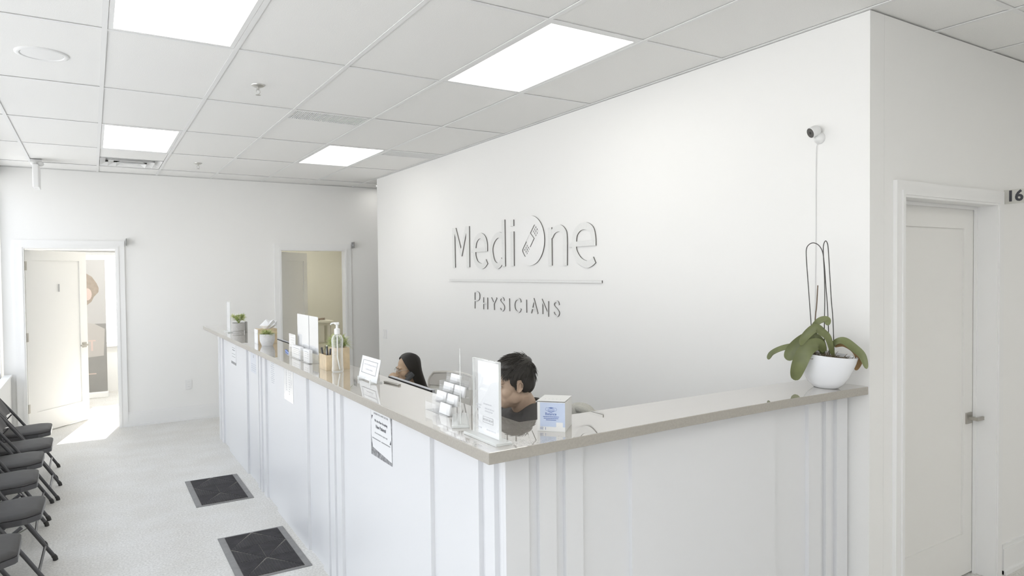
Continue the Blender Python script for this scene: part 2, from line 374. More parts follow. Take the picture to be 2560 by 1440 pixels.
# round ceiling speaker
t = thing('ceiling_speaker', 'round white speaker flush in the ceiling at upper left', 'speaker', (-0.21, 4.545, ZC + 0.0))
prof = [(0.098, 0.002), (0.104, -0.006), (0.118, -0.007), (0.126, -0.003), (0.127, 0.0028), (0.09, 0.0028)]
MB().lathe(prof, n=40, caps=False).obj('trim_ring', 'whiteplastic', t, True)
MB().lathe([(0.099, 0.0025), (0.099, -0.003), (0.06, -0.005), (0.0, -0.0055)], n=40, caps=False).obj('grille', 'grid', t, True)
# sprinklers
def sprinkler(loc, label):
    t = thing('sprinkler', label, 'sprinkler', loc, 0, 'chrome ceiling sprinklers')
    MB().lathe([(0.0, 0.0015), (0.042, 0.0015), (0.040, -0.004), (0.026, -0.012), (0.012, -0.014), (0.0, -0.014)], n=24).obj('escutcheon', 'alu', t, True)
    b = MB().tube([(0, 0, -0.012), (0, 0, -0.03)], 0.009, 10).tube([(-0.009, 0, -0.03), (-0.013, 0, -0.045), (0, 0, -0.062)], 0.0022, 6).tube([(0.009, 0, -0.03), (0.013, 0, -0.045), (0, 0, -0.062)], 0.0022, 6)
    b.obj('body', 'alu', t, True)
    MB().lathe([(0.0, -0.061), (0.016, -0.062), (0.016, -0.064), (0.0, -0.065)], n=16).obj('deflector', 'alu', t, True)
sprinkler((0.937, 4.60, ZC), 'nearer chrome sprinkler, above the middle of the aisle')
sprinkler((1.008, 8.10, ZC), 'farther chrome sprinkler near the far wall')
# downlight in the side passage
t = thing('downlight', 'small round downlight just past the end of the lettered wall', 'ceiling light', (3.46, 9.0, ZC))
MB().lathe([(0.07, -0.001), (0.085, -0.006), (0.095, -0.003), (0.095, 0.003)], n=28, caps=False).obj('trim_ring', 'whiteplastic', t, True)
MB().lathe([(0.0, 0.001), (0.072, 0.001), (0.072, -0.002), (0.0, -0.003)], n=28).obj('lens', 'down', t, True)
# hanging white unit by the far left corner
t = thing('hanging_unit', 'narrow white box hung from the ceiling in the far left corner', 'ceiling unit', (-0.47, 8.62, ZC))
MB().box(-0.05, 0.05, -0.05, 0.05, -0.03, -0.0045).tube([(0, 0, -0.03), (0, 0, -0.07)], 0.02, 12).obj('canopy', 'whiteplastic', t, True)
MB().rbox(-0.028, 0.028, -0.16, 0.16, -0.30, -0.068, 0.012).obj('housing', 'whiteplastic', t)
MB().ell((0.035, -0.05, -0.05), (0.035, 0.03, 0.028)).ell((-0.02, -0.09, -0.05), (0.03, 0.03, 0.026)).obj('lamp_head', 'whiteplastic', t, True)

# ---- walls
def wall_with_door(name, x0, x1, y0, y1, dx0, dx1, dz, m='wall'):
    return struct(MB().box(x0, dx0, y0, y1, 0, WT).box(dx1, x1, y0, y1, 0, WT).box(dx0, dx1, y0, y1, dz, WT).obj(name, m))
D1 = (-0.655, 0.250, 2.135); D2 = (2.135, 3.015, 2.135)
far = struct(MB().box(XL, D1[0], YF, YF + 0.115, 0, WT).box(D1[0], D1[1], YF, YF + 0.115, D1[2], WT).box(D1[1], D2[0], YF, YF + 0.115, 0, WT)
             .box(D2[0], D2[1], YF, YF + 0.115, D2[2], WT).box(D2[1], XR, YF, YF + 0.115, 0, WT).obj('wall_far', 'wall'))
struct(MB().box(XS, XS + 0.12, YR + 0.0, 8.345, 0, WT).obj('wall_sign', 'wall'))
D16 = (3.412, 4.40, 2.165)
struct(MB().box(XL - 0.1, XR + 0.1, YF + 0.0005, YF + 0.1, WT, 3.2).box(XL - 0.1, XR + 0.1, YB - 0.1, YB, WT, 3.2).box(XL - 0.1, XL, YB, YF, WT, 3.2).box(XR, XR + 0.1, YB, YF, WT, 3.2).obj('plenum_seal', 'void'))  # unseen strips added to stop sky light leaking in above the tiles
wall_with_door('wall_right', XS + 0.121, XR, YR, YR + 0.15, D16[0], D16[1], D16[2])
struct(MB().box(XR, XR + 0.1, YB, YF, 0, WT).obj('wall_east', 'wall'))
struct(MB().box(XL, XR, YB - 0.1, YB, 0, WT).obj('wall_back', 'wall'))
# window wall on the left: low ledge, posts, header, glass
WZ0, WZ1 = 0.70, 2.95
posts = [-3.2, -1.5, 0.3, 2.1, 3.9, 5.7, 7.5, 9.27]
b = MB().box(XL - 0.1, XL, YB, YF, 0, WZ0).box(XL - 0.1, XL, YB, YF, WZ1, WT)
struct(b.obj('wall_left', 'wall'))
struct(MB().box(XL, -0.785, YB, YF - 0.03, 0.0, 0.705).box(XL, -0.775, YB, YF - 0.03, 0.705, 0.725).obj('trim_2', 'trim'))
for i in range(len(posts) - 1):
    a, c = posts[i], posts[i + 1]
    wi = MB()
    wi.box(XL - 0.08, XL - 0.02, a, a + 0.05, WZ0, WZ1).box(XL - 0.08, XL - 0.02, c - 0.05, c, WZ0, WZ1).box(XL - 0.08, XL - 0.02, a + 0.05, c - 0.05, WZ0, WZ0 + 0.05).box(XL - 0.08, XL - 0.02, a + 0.05, c - 0.05, WZ1 - 0.05, WZ1)
    wo = struct(wi.obj('window_%d' % (i + 1), 'trim'))
    MB().box(XL - 0.053, XL - 0.047, a + 0.05, c - 0.05, WZ0 + 0.05, WZ1 - 0.05).obj('pane', 'glass', wo)

def baseboard(name, segs, axis, pos, sgn):
    b = MB()
    for a, c in segs:
        for t_, z0, z1 in ((0.016, 0.0, 0.150), (0.010, 0.150, 0.172)):
            lo, hi = sorted((pos, pos + sgn * t_))
            if axis == 'x': b.box(a, c, lo, hi, z0, z1)
            else: b.box(lo, hi, a, c, z0, z1)
        lo, hi = sorted((pos, pos + sgn * 0.028))
        if axis == 'x': b.box(a, c, lo, hi, 0, 0.022)
        else: b.box(lo, hi, a, c, 0, 0.022)
    return struct(b.obj(name, 'trim'))
baseboard('baseboard_far', [(0.325, 2.045), (3.105, XR)], 'x', YF, -1)
baseboard('baseboard_right', [(4.50, XR)], 'x', YR, -1)
baseboard('baseboard_sign', [(2.2, 8.34)], 'y', XS, -1)

# ---- doors
def casing(name, x0, x1, z1, y, depth, cw=0.09, jamb_d=0.115):
    """door frame seen from -Y: flat casing with a stepped inner bead, plus the jamb lining"""
    b = MB(); d = 0.02
    b.box(x0 - cw + 0.008, x0 - 0.006, y - d, y, 0, z1 + cw - 0.006).box(x1 + 0.006, x1 + cw - 0.008, y - d, y, 0, z1 + cw - 0.006).box(x0 - 0.006, x1 + 0.006, y - d, y, z1 + 0.006, z1 + cw - 0.006)
    b.box(x0 - 0.022, x0, y - d - 0.006, y - d, 0, z1 + 0.022).box(x1, x1 + 0.022, y - d - 0.006, y - d, 0, z1 + 0.022).box(x0, x1, y - d - 0.006, y - d, z1, z1 + 0.022)
    o = struct(b.obj(name, 'trim'))
    e = 0.0
    MB().box(x0 - 0.006, x0 + 0.012, y - d, y + jamb_d, 0, z1).box(x1 - 0.012, x1 + 0.006, y - d, y + jamb_d, 0, z1).box(x0 + 0.012, x1 - 0.012, y - d, y + jamb_d, z1 - 0.012, z1 + 0.006).obj('jamb', 'trim', o)
    return o
def leaf(parent, W, H, hinge, ang, side, hcol='nickel', handle=True, hz=0.95, th=0.04, zs=(1.93, 1.12, 0.31)):
    """shaker leaf; local x along width from hinge, local y is thickness (front at y=0 facing -y)"""
    R = Matrix.Translation(hinge) @ Matrix.Rotation(ang, 4, 'Z')
    st = 0.115
    L = MB(); L.m = R
    L.box(0, st, 0, th, 0.012, H).box(W - st, W, 0, th, 0.012, H).box(st, W - st, 0, th, H - st, H).box(st, W - st, 0, th, 0.012, 0.25)
    L.box(st, W - st, 0.012, th - 0.012, 0.25, H - st)
    lf = L.obj('leaf', 'door', parent)
    for z in zs:
        h = MB(); h.m = R; h.box(-0.012, 0.022, -0.003, 0.0, z - 0.05, z + 0.05).tube([(-0.006, -0.006, z - 0.05), (-0.006, -0.006, z + 0.05)], 0.007, 8)
        h.obj('hinge', hcol, parent)
    if handle:
        h = MB(); h.m = R; hx = W - 0.062
        h.box(hx - 0.032, hx + 0.032, -0.008, 0, hz - 0.032, hz + 0.032).box(hx - 0.009, hx + 0.009, -0.045, -0.008, hz - 0.009, hz + 0.009)
        h.box(*((hx - 0.115, hx + 0.01) if side < 0 else (hx - 0.01, hx + 0.085)), -0.057, -0.045, hz - 0.010, hz + 0.010)
        h.obj('door_handle', 'nickel', parent)
    return R
d1 = casing('door_1', D1[0], D1[1], D1[2], YF, 0)
R1 = leaf(d1, 0.915, 2.11, (D1[0] + 0.016, YF + 0.06, 0), math.radians(50.9), -1)
text('1', 0.135, 'door_number', 'inkgrey', d1, R1 @ Matrix.Translation((0.475, -0.0006, 1.665)) @ Matrix.Rotation(PI / 2, 4, 'X'), 0.0006)
d2 = casing('door_2', D2[0], D2[1], D2[2], YF, 0)
R = leaf(d2, 0.87, 2.11, (D2[0] + 0.016, YF + 0.06, 0), math.radians(52), -1, handle=True)
b3 = casing('door_3', D16[0], D16[1], D16[2], YR, 0, cw=0.075, jamb_d=0.148)
R = leaf(b3, 0.96, 2.14, (D16[0] + 0.014, YR + 0.10, 0), 0.0, 1, hz=0.925)
MB().box(D16[1] - 0.026, D16[1] - 0.0121, YR + 0.082, YR + 0.098, 0, D16[2] - 0.013).box(D16[0] + 0.0121, D16[0] + 0.03, YR + 0.082, YR + 0.098, 0, D16[2] - 0.013).box(D16[0] + 0.03, D16[1] - 0.026, YR + 0.082, YR + 0.098, D16[2] - 0.03, D16[2] - 0.0125).obj('door_stop', 'trim', b3)
# flag signs on the casings
def flag(x, y, z, wd, ht, label, txt, plate, tm, sz):
    t = thing('room_sign', label, 'sign', (x, y, z), 0)
    MB().box(-0.003, 0.003, -wd, 0, -ht / 2, ht / 2).obj('plate', plate, t)
    if plate == 'plate': MB().box(-0.0036, -0.003, -wd + 0.02, -0.02, -ht / 2 + 0.03, ht / 2 - 0.03).obj('window', 'inklt', t)
    text(txt, sz, 'lettering', tm, t, face_negx(-0.0042, -wd * (0.46 if sz > .06 else .5), 0), 0.0004, bold=0.0028 if sz > .06 else .001)
    return t
flag(0.352, YF - 0.0005, 2.205, 0.10, 0.085, 'small dark plate sticking out beside the left open doorway', '1', 'plate', 'platelt', 0.05)
flag(3.117, YF - 0.0005, 2.205, 0.10, 0.085, 'small grey plate sticking out beside the right open doorway', '2', 'plate', 'ink', 0.05)
flag(4.512, YR - 0.0005, 2.208, 0.118, 0.082, 'projecting sign with dark number 16 at the right edge of the photo', '16', 'platelt', 'ink', 0.085)

# ---- room behind door 1: bright, window with blinds, roller banner
struct(MB().box(-1.45, -0.95, YF + 0.115, 12.45, 0, WT).box(1.55, 1.65, YF + 0.115, 12.45, 0, WT).obj('wall_exam_sides', 'wall'))
WW = (-0.90, 1.45, 0.74, 2.17)
struct(MB().box(-0.95, 1.55, 12.30, 12.42, 0, WW[2]).box(-0.95, 1.55, 12.30, 12.42, WW[3], WT).box(-0.95, WW[0], 12.30, 12.42, WW[2], WW[3]).box(WW[1], 1.55, 12.30, 12.42, WW[2], WW[3]).obj('wall_exam_far', 'wall'))
struct(MB().box(-1.45, 4.05, YF + 0.116, 12.45, 2.72, 2.78).obj('ceiling_rooms', 'wall'))
wo = struct(MB().box(WW[0], WW[0] + 0.04, 12.34, 12.40, WW[2], WW[3]).box(WW[1] - 0.04, WW[1], 12.34, 12.40, WW[2], WW[3]).box(WW[0], WW[1], 12.34, 12.40, WW[2], WW[2] + 0.04).box(WW[0], WW[1], 12.34, 12.40, WW[3] - 0.04, WW[3]).obj('window_8', 'trim'))
MB().box(WW[0] + 0.04, WW[1] - 0.04, 12.368, 12.373, WW[2] + 0.04, WW[3] - 0.04).obj('pane', 'glass', wo)
MB().box(WW[0] - 0.03, WW[1] + 0.03, 12.22, 12.31, WW[2] - 0.03, WW[2]).obj('window_sill', 'trim', wo)
t = thing('window_blind', 'raised white slatted blind at the top of the bright window', 'blind', (0.275, 12.25, 2.22))
MB().box(-1.15, 1.15, -0.03, 0.03, -0.02, 0.03).obj('head_rail', 'whiteplastic', t)
for k in range(4):
    MB().box(-1.14, 1.14, -0.024, 0.024, -0.055 - 0.035 * k, -0.049 - 0.035 * k).obj('slat', 'whiteplastic', t)
# banner
t = thing('roller_banner', 'tall roll-up banner with the back of a brown-haired head, behind the left door', 'banner', (-0.235, 11.80, 0))
MB().rbox(-0.41, 0.41, -0.06, 0.06, 0.0, 0.085, 0.02).obj('base', 'whiteplastic', t)
MB().box(-0.40, 0.40, -0.006, 0.006, 2.05, 2.075).obj('top_rail', 'whiteplastic', t)
MB().box(-0.40, 0.40, -0.002, 0.002, 0.085, 1.10).obj('lower_print', 'bannerg', t)
MB().box(-0.40, 0.40, -0.002, 0.002, 1.10, 2.05).obj('upper_print', 'bannertop', t)
hp = [(0.02, 1.86), (0.16, 1.85), (0.23, 1.80), (0.29, 1.70), (0.315, 1.63), (0.31, 1.57), (0.25, 1.50), (0.22, 1.43), (0.14, 1.36), (0.02, 1.30)]
MB().prism(hp, -0.0032, -0.0022, 'XZ').obj('printed_hair', 'bannerhair', t)
ep = [(0.17 + 0.055 * math.cos(a), 1.54 + 0.09 * math.sin(a)) for a in [k * PI / 8 for k in range(16)]]
MB().prism(ep, -0.0042, -0.0034, 'XZ').obj('printed_ear', 'bannerskin', t)
sp = [(-0.35, 0.62), (0.12, 0.60), (0.36, 0.62), (0.38, 1.02), (0.25, 1.10), (0.10, 1.13), (-0.35, 1.15)]
MB().prism(sp, -0.0032, -0.0022, 'XZ').obj('printed_shoulder', mat('banner_print_cloth', (0.44, 0.42, 0.40), 0.5), t)
MB().box(0.20, 0.225, -0.0045, -0.0034, 0.70, 0.84).box(0.17, 0.26, -0.0045, -0.0034, 0.841, 0.86).box(0.15, 0.26, -0.0045, -0.0034, 0.35, 0.365).obj('printed_mark', 'bannerskin', t)

# ---- room behind door 2: dim tan walls, small stand
t = thing('fill_light', 'added ceiling fill panel inside the dim tan room behind the right doorway', 'ceiling light', (2.85, 10.7, 2.715))
MB().box(-0.3, 0.3, -0.3, 0.3, -0.03, 0.0).obj('frame', 'grid', t)
MB().box(-0.28, 0.28, -0.28, 0.28, -0.034, -0.0305).obj('diffuser', mat('tan_room_fill', (0.8, 0.8, 0.75), 0.6, emit=24.0), t)  # unseen panel added as fill, the tan room came out too dark
t = thing('fill_light', 'added ceiling fill panel inside the bright room behind the left doorway', 'ceiling light', (0.35, 10.7, 2.715))
MB().box(-0.5, 0.5, -0.3, 0.3, -0.03, 0.0).obj('frame', 'grid', t)
MB().box(-0.48, 0.48, -0.28, 0.28, -0.034, -0.0305).obj('diffuser', mat('exam_room_fill', (0.9, 0.9, 0.88), 0.6, emit=16.0), t)  # unseen panel added to brighten the exam room and its open door
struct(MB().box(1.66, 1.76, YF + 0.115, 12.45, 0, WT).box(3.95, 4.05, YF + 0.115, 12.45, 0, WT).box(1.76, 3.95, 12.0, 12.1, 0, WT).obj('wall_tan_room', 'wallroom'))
t = thing('side_cabinet', 'pale beige stand with an open shelf in the dim room behind the right doorway', 'cabinet', (3.18, 11.3, 0))
MB().box(-0.22, 0.22, -0.2, 0.2, 1.00, 1.03).obj('top', 'cabinet', t)
MB().box(-0.20, 0.20, -0.18, 0.18, 0.95, 1.00).obj('apron', 'cabinet', t)
for a in (-1, 1):
    for c in (-1, 1): MB().box(0.19 * a - 0.02, 0.19 * a + 0.02, 0.17 * c - 0.02, 0.17 * c + 0.02, 0, 0.95).obj('leg', 'cabinet', t)
MB().box(-0.2, 0.2, -0.17, 0.17, 0.62, 0.645).box(-0.2, 0.2, -0.17, 0.17, 0.2, 0.225).obj('shelf', 'cabinet', t)
b = MB()
for k in range(14): b.tube([(random.uniform(-.1, .1), random.uniform(-.03, .03), 0.008 + random.uniform(0, .02)), (random.uniform(-.1, .1), random.uniform(-.04, .04), 0.02 + random.uniform(0, .02))], 0.009, 6)
tag(b.obj('dried_bundle', 'wick', smooth=True, loc=(3.20, 11.25, 1.031)), 'small brown bundle lying on the beige stand in the dim room', 'ornament')

# ---- wall fittings
def plate_x(name, y, z, lab_, cat, kind):
    t = thing(name, lab_, cat, (XS, y, z))
    MB().box(-0.006, 0, -0.06, 0.06, -0.058, 0.058).obj('plate', 'whiteplastic', t)
    for k in (-1, 1): MB().box(-0.0085, -0.006, k * 0.024 - 0.016, k * 0.024 + 0.016, -0.034, 0.034).obj('rocker', 'trim', t)
plate_x('light_switch', 8.13, 1.035, 'white double rocker switch at the far end of the lettered wall', 'light switch', 0)
t = thing('power_outlet', 'white double power outlet low on the far wall', 'outlet', (0.996, YF, 0.445))
MB().box(-0.036, 0.036, -0.006, 0, -0.06, 0.06).obj('plate', 'whiteplastic', t)
for k in (-1, 1):
    s_ = MB().box(-0.017, 0.017, -0.0085, -0.006, k * 0.028 - 0.015, k * 0.028 + 0.015).obj('socket', 'trim', t)
    MB().box(-0.008, -0.005, -0.0092, -0.0085, k * 0.028 - 0.003, k * 0.028 + 0.006).box(0.005, 0.008, -0.0092, -0.0085, k * 0.028 - 0.003, k * 0.028 + 0.006).obj('slot', 'inkgrey', s_)

# ---- security camera on the sign wall, with its cord
t = thing('security_camera', 'white round security camera with grey face high on the lettered wall', 'camera', (XS, 2.095, 2.463))
t.scale = (0.66, 0.66, 0.66)
b = MB(); b.m = Matrix.Rotation(-PI / 2, 4, 'Y')
b.lathe([(0.0, 0.0), (0.044, 0.0), (0.045, 0.006), (0.040, 0.02), (0.028, 0.035), (0.015, 0.042), (0.0, 0.044)], n=28).obj('mount', 'whiteplastic', t, True)
ax = Vector((-0.82, 0.33, -0.38)).normalized(); q = ax.to_track_quat('Z', 'Y').to_matrix().to_4x4()
b = MB(); b.m = Matrix.Translation((-0.048, 0.012, 0.052)) @ q
b.lathe([(0.0, -0.042), (0.02, -0.040), (0.034, -0.030), (0.041, -0.012), (0.043, 0.012), (0.042, 0.038), (0.039, 0.041)], n=32).obj('housing', 'whiteplastic', t, True)
b = MB(); b.m = Matrix.Translation((-0.048, 0.012, 0.052)) @ q
b.lathe([(0.0, 0.0405), (0.0375, 0.0405), (0.0375, 0.0425), (0.0, 0.0425)], n=32).obj('face', 'camface', t, True)
b = MB(); b.m = Matrix.Translation((-0.048, 0.012, 0.052)) @ q
b.lathe([(0.0, 0.0425), (0.010, 0.0425), (0.010, 0.0440), (0.006, 0.0445), (0.0, 0.0440)], n=20).obj('lens', 'blackplastic', t, True)
pts = spline([(XS - 0.006, 2.108, 2.436), (XS - 0.004, 2.116, 2.36), (XS - 0.003, 2.118, 1.95), (XS - 0.003, 2.122, 1.6), (XS - 0.003, 2.12, 1.245)], 6)
tag(MB().tube(pts, 0.0022, 6).obj('camera_cord', 'whiteplastic', smooth=True), 'thin white cord running down the wall from the camera', 'cord')

# ------------------------------------------------------------------ raised wall lettering
XF, TH = XS - 0.0005, 0.0095
def ribbon(b, pts, wd, closed=False, smooth=True, dz=0.0):
    P = [Vector((p[0], p[1])) for p in pts]
    if smooth and len(P) > 3: P = [Vector((q.x, q.y)) for q in spline([(p.x, p.y, 0) for p in P], 4)]
    n = len(P); L, Rr = [], []
    for i in range(n):
        t0 = (P[i] - P[i - 1]).normalized() if i > 0 else (P[1] - P[0]).normalized()
        t1 = (P[i + 1] - P[i]).normalized() if i < n - 1 else t0
        tt = (t0 + t1); tt = tt.normalized() if tt.length > 1e-6 else t0
        nn = Vector((-tt.y, tt.x)); k = 1 / max(0.35, abs(nn.dot(Vector((-t0.y, t0.x)))))
        L.append(P[i] + nn * wd / 2 * k); Rr.append(P[i] - nn * wd / 2 * k)
    vs = []
    for i in range(n):
        for p in (L[i], Rr[i]):
            vs.append((XF - TH - dz, -p.x, p.y))
        for p in (L[i], Rr[i]):
            vs.append((XF, -p.x, p.y))
    f0 = [(4 * i, 4 * i + 1, 4 * i + 5, 4 * i + 4) for i in range(n - 1)]
    f1 = [(4 * i, 4 * i + 4, 4 * i + 6, 4 * i + 2) for i in range(n - 1)] + [(4 * i + 1, 4 * i + 3, 4 * i + 7, 4 * i + 5) for i in range(n - 1)] + [(0, 2, 3, 1), (4 * n - 4, 4 * n - 3, 4 * n - 1, 4 * n - 2)]
    b.add(vs, f0, 0); b.add(vs, f1, 1)
def poly_letter(b, poly, x0=None, x1=None):
    b.prism([(-u, v) for u, v in poly], XF - TH if x0 is None else x0, XF if x1 is None else x1, 'YZ', 0, 1)
BIG = {
'M': [('p', [(-6.199, 2.259), (-6.12, 2.256), (-6.011, 2.039), (-5.911, 2.258), (-5.833, 2.256), (-5.835, 1.855), (-5.893, 1.855), (-5.899, 2.192), (-5.997, 1.966), (-6.018, 1.967), (-6.147, 2.198), (-6.142, 1.855), (-6.196, 1.854)])],
'e': [('s', [(-5.496, 1.905), (-5.546, 1.871), (-5.606, 1.862), (-5.684, 1.889), (-5.73, 1.953), (-5.734, 2.022), (-5.714, 2.098), (-5.66, 2.142), (-5.599, 2.15), (-5.54, 2.124), (-5.511, 2.073), (-5.509, 2.0)]), ('p', [(-5.76, 2.036), (-5.509, 2.036), (-5.509, 1.998), (-5.795, 1.998)])],
'd': [('s', [(-5.208, 2.128), (-5.286, 2.141), (-5.358, 2.107), (-5.404, 2.044), (-5.407, 1.978), (-5.371, 1.896), (-5.307, 1.86), (-5.252, 1.877), (-5.212, 1.917)]), ('l', [(-5.192, 2.272), (-5.189, 1.854)])],
'i': [('l', [(-5.041, 2.158), (-5.042, 1.857)]), ('l', [(-5.042, 2.262), (-5.043, 2.206)])],
'n': [('l', [(-4.468, 2.158), (-4.467, 1.852)]), ('s', [(-4.455, 2.085), (-4.41, 2.130), (-4.335, 2.146), (-4.279, 2.118), (-4.262, 2.062), (-4.265, 1.851)])],
'e2': [('s', [(-3.902, 1.887), (-3.949, 1.862), (-4.002, 1.856), (-4.078, 1.886), (-4.138, 1.955), (-4.145, 2.023), (-4.13, 2.09), (-4.074, 2.134), (-3.998, 2.142), (-3.935, 2.112), (-3.913, 2.052), (-3.911, 1.991)]), ('p', [(-4.18, 2.030), (-3.911, 2.030), (-3.911, 1.991), (-4.215, 1.991)])],
}
SMALL = {
'P': [[(-5.747, 1.456), (-5.743, 1.615)], [(-5.743, 1.615), (-5.699, 1.617), (-5.655, 1.604), (-5.647, 1.574), (-5.657, 1.548), (-5.701, 1.534), (-5.74, 1.533)]],
'H': [[(-5.576, 1.456), (-5.573, 1.568)], [(-5.499, 1.457), (-5.497, 1.567)], [(-5.574, 1.511), (-5.498, 1.513)]],
'Y': [[(-5.424, 1.567), (-5.376, 1.515)], [(-5.326, 1.568), (-5.376, 1.515), (-5.374, 1.457)]],
'S': [[(-5.195, 1.549), (-5.211, 1.569), (-5.235, 1.572), (-5.258, 1.56), (-5.257, 1.54), (-5.22, 1.517), (-5.196, 1.498), (-5.196, 1.474), (-5.221, 1.456), (-5.248, 1.459), (-5.263, 1.476)]],
'I': [[(-5.107, 1.57), (-5.105, 1.457)]],
'C': [[(-4.915, 1.542), (-4.928, 1.565), (-4.957, 1.57), (-4.994, 1.559), (-5.015, 1.531), (-5.015, 1.493), (-4.995, 1.466), (-4.959, 1.455), (-4.93, 1.465), (-4.914, 1.485)]],
'I2': [[(-4.831, 1.566), (-4.83, 1.456)]],
'A': [[(-4.756, 1.456), (-4.71, 1.568), (-4.658, 1.455)], [(-4.742, 1.496), (-4.675, 1.497)]],
'N': [[(-4.588, 1.456), (-4.586, 1.564), (-4.505, 1.455), (-4.503, 1.564)]],
'S2': [[(-4.355, 1.538), (-4.364, 1.56), (-4.388, 1.566), (-4.412, 1.559), (-4.423, 1.54), (-4.409, 1.52), (-4.377, 1.5), (-4.355, 1.479), (-4.362, 1.458), (-4.386, 1.449), (-4.414, 1.459), (-4.426, 1.478)]],
}
for k, parts in BIG.items():
    b = MB()
    for kind, p in parts:
        if kind == 'p': poly_letter(b, p, XF - TH - 0.0006)
        else: ribbon(b, p, 0.052, smooth=(kind == 's'), dz=0.0003 if kind == 'l' else 0.0)
    nm = {'M': 'capital M at the left end', 'e': 'e right after the M', 'd': 'd', 'i': 'dotted i', 'n': 'n after the round bandage disc', 'e2': 'final e at the right end'}[k]
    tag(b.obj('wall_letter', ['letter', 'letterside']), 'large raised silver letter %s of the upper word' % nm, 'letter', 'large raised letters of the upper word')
for k, parts in SMALL.items():
    b = MB()
    for q_, p in enumerate(parts): ribbon(b, p, 0.0125, smooth=len(p) > 4, dz=0.0005 * q_ - 0.001)
    nm = {'P': 'P, first and tallest', 'H': 'H', 'Y': 'Y', 'S': 'S between Y and I', 'I': 'I left of the C', 'C': 'C', 'I2': 'I right of the C', 'A': 'A', 'N': 'N', 'S2': 'S at the right end'}[k]
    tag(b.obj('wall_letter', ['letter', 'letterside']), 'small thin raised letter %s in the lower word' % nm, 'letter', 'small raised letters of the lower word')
# the O: a white disc with a bandage cut through it (2D curve fill keeps the hole)
def curve_fill(name, loops, depth, mats, parent=None, side=True):
    cu = bpy.data.curves.new(name, 'CURVE'); cu.dimensions = '2D'; cu.fill_mode = 'BOTH'; cu.extrude = depth / 2
    for lp in loops:
        s_ = cu.splines.new('POLY'); s_.points.add(len(lp) - 1)
        for i, p in enumerate(lp): s_.points[i].co = (p[0], p[1], 0, 1)
        s_.use_cyclic_u = True
    t_ = bpy.data.objects.new('tmp', cu); C.objects.link(t_)
    me = bpy.data.meshes.new_from_object(t_.evaluated_get(bpy.context.evaluated_depsgraph_get()))
    bpy.data.objects.remove(t_); bpy.data.curves.remove(cu)
    me.transform(face_negx(XF - depth / 2, 0, 0))
    me.materials.clear()
    for m in mats: me.materials.append(MT[m])
    for p in me.polygons: p.material_index = 0 if abs(p.normal.x) > 0.9 else 1
    me.name = name; o = bpy.data.objects.new(name, me); C.objects.link(o)
    if parent: o.parent = parent
    return o
disc = [(-4.757 + 0.212 * math.cos(a), 2.066 + 0.209 * math.sin(a)) for a in [2 * PI * k / 64 for k in range(64)]]
c0, c1, c2, c3 = Vector((-4.685, 2.204)), Vector((-4.885, 1.986)), Vector((-4.83, 1.924)), Vector((-4.625, 2.142))
def rnd(P, r=0.02, n=4):
    out = []
    for i, p in enumerate(P):
        a = (P[i - 1] - p).normalized(); c = (P[(i + 1) % len(P)] - p).normalized()
        for k in range(n + 1):
            t_ = k / n; q = (p + a * r) * (1 - t_) ** 2 + p * 2 * t_ * (1 - t_) + (p + c * r) * t_ * t_; out.append((q.x, q.y))
    return out
hole = rnd([c0, c1, c2, c3], 0.022)
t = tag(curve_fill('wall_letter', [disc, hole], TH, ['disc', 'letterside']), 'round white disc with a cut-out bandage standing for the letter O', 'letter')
def lerp(a, b, k): return a + (b - a) * k
def band(k0, k1, ins=0.004):
    a, b_ = lerp(c1, c0, k0), lerp(c2, c3, k0); c, d = lerp(c1, c0, k1), lerp(c2, c3, k1)
    u = (b_ - a).normalized() * ins
    return [a + u * 0.2, b_ - u * 0.2, d - u * 0.2, c + u * 0.2]
b = MB(); poly_letter(b, hole, XF - 0.002, XF); lab(b.obj('bandage_recess', ['disc', 'letterside'], t), 'recessed bandage shape')
b = MB(); poly_letter(b, [(-4.753, 2.128), (-4.698, 2.082), (-4.760, 2.012), (-4.812, 2.062)], XF - TH, XF - 0.0022); b.obj('bandage_pad', ['disc', 'letterside'], t)
for cu_, cv_ in ((-4.678, 2.140), (-4.813, 1.992)):
    for i in (-1, 0, 1):
        for j in (-1, 0, 1):
            b = MB(); b.m = face_negx(XF - 0.0022, -(cu_ + 0.0175 * (i + j)), cv_ + 0.0165 * (i - j))
            b.prism([(0.007 * math.cos(2 * PI * q / 12), 0.007 * math.sin(2 * PI * q / 12)) for q in range(12)], 0, 0.006, 'XY', 0, 1)
            b.obj('bandage_dot', ['disc', 'letterside'], t)
b = MB(); poly_letter(b, [(-6.278, 1.735), (-3.817, 1.735), (-3.817, 1.716), (-6.278, 1.716)])
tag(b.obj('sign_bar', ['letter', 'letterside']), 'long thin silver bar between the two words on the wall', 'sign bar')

# ------------------------------------------------------------------ reception desk
t = thing('reception_desk', 'tall white panelled L-shaped reception desk under the stone counter', 'reception desk', (1.2, 2.0, 0))
dk = t; off = Vector((1.2, 2.0, 0))
def db(): 
    b = MB(); b.m = Matrix.Translation(-off); return b
db().box(1.183, 1.325, 1.949, 8.045, 0, 1.197).obj('long_body', 'desk', t)
db().box(1.325, 3.142, 1.949, 2.115, 0, 1.197).obj('short_body', 'desk', t)
for a, c in ((8.05, 8.0), (7.985, 7.93), (7.87, 7.77), (6.0, 5.925), (5.885, 5.83), (5.76, 5.663), (4.085, 3.966), (3.93, 3.84), (3.80, 3.715), (2.195, 2.12), (2.075, 2.008), (1.965, 1.9495)):
    db().box(1.165, 1.183, c, a, 0, 1.197).obj('batten', 'desk', t)
for a, c in ((7.41, 6.44), (5.29, 4.424), (3.38, 2.531)):
    db().box(1.165, 1.183, c, a, 0, 1.197).obj('panel', 'desk', t)
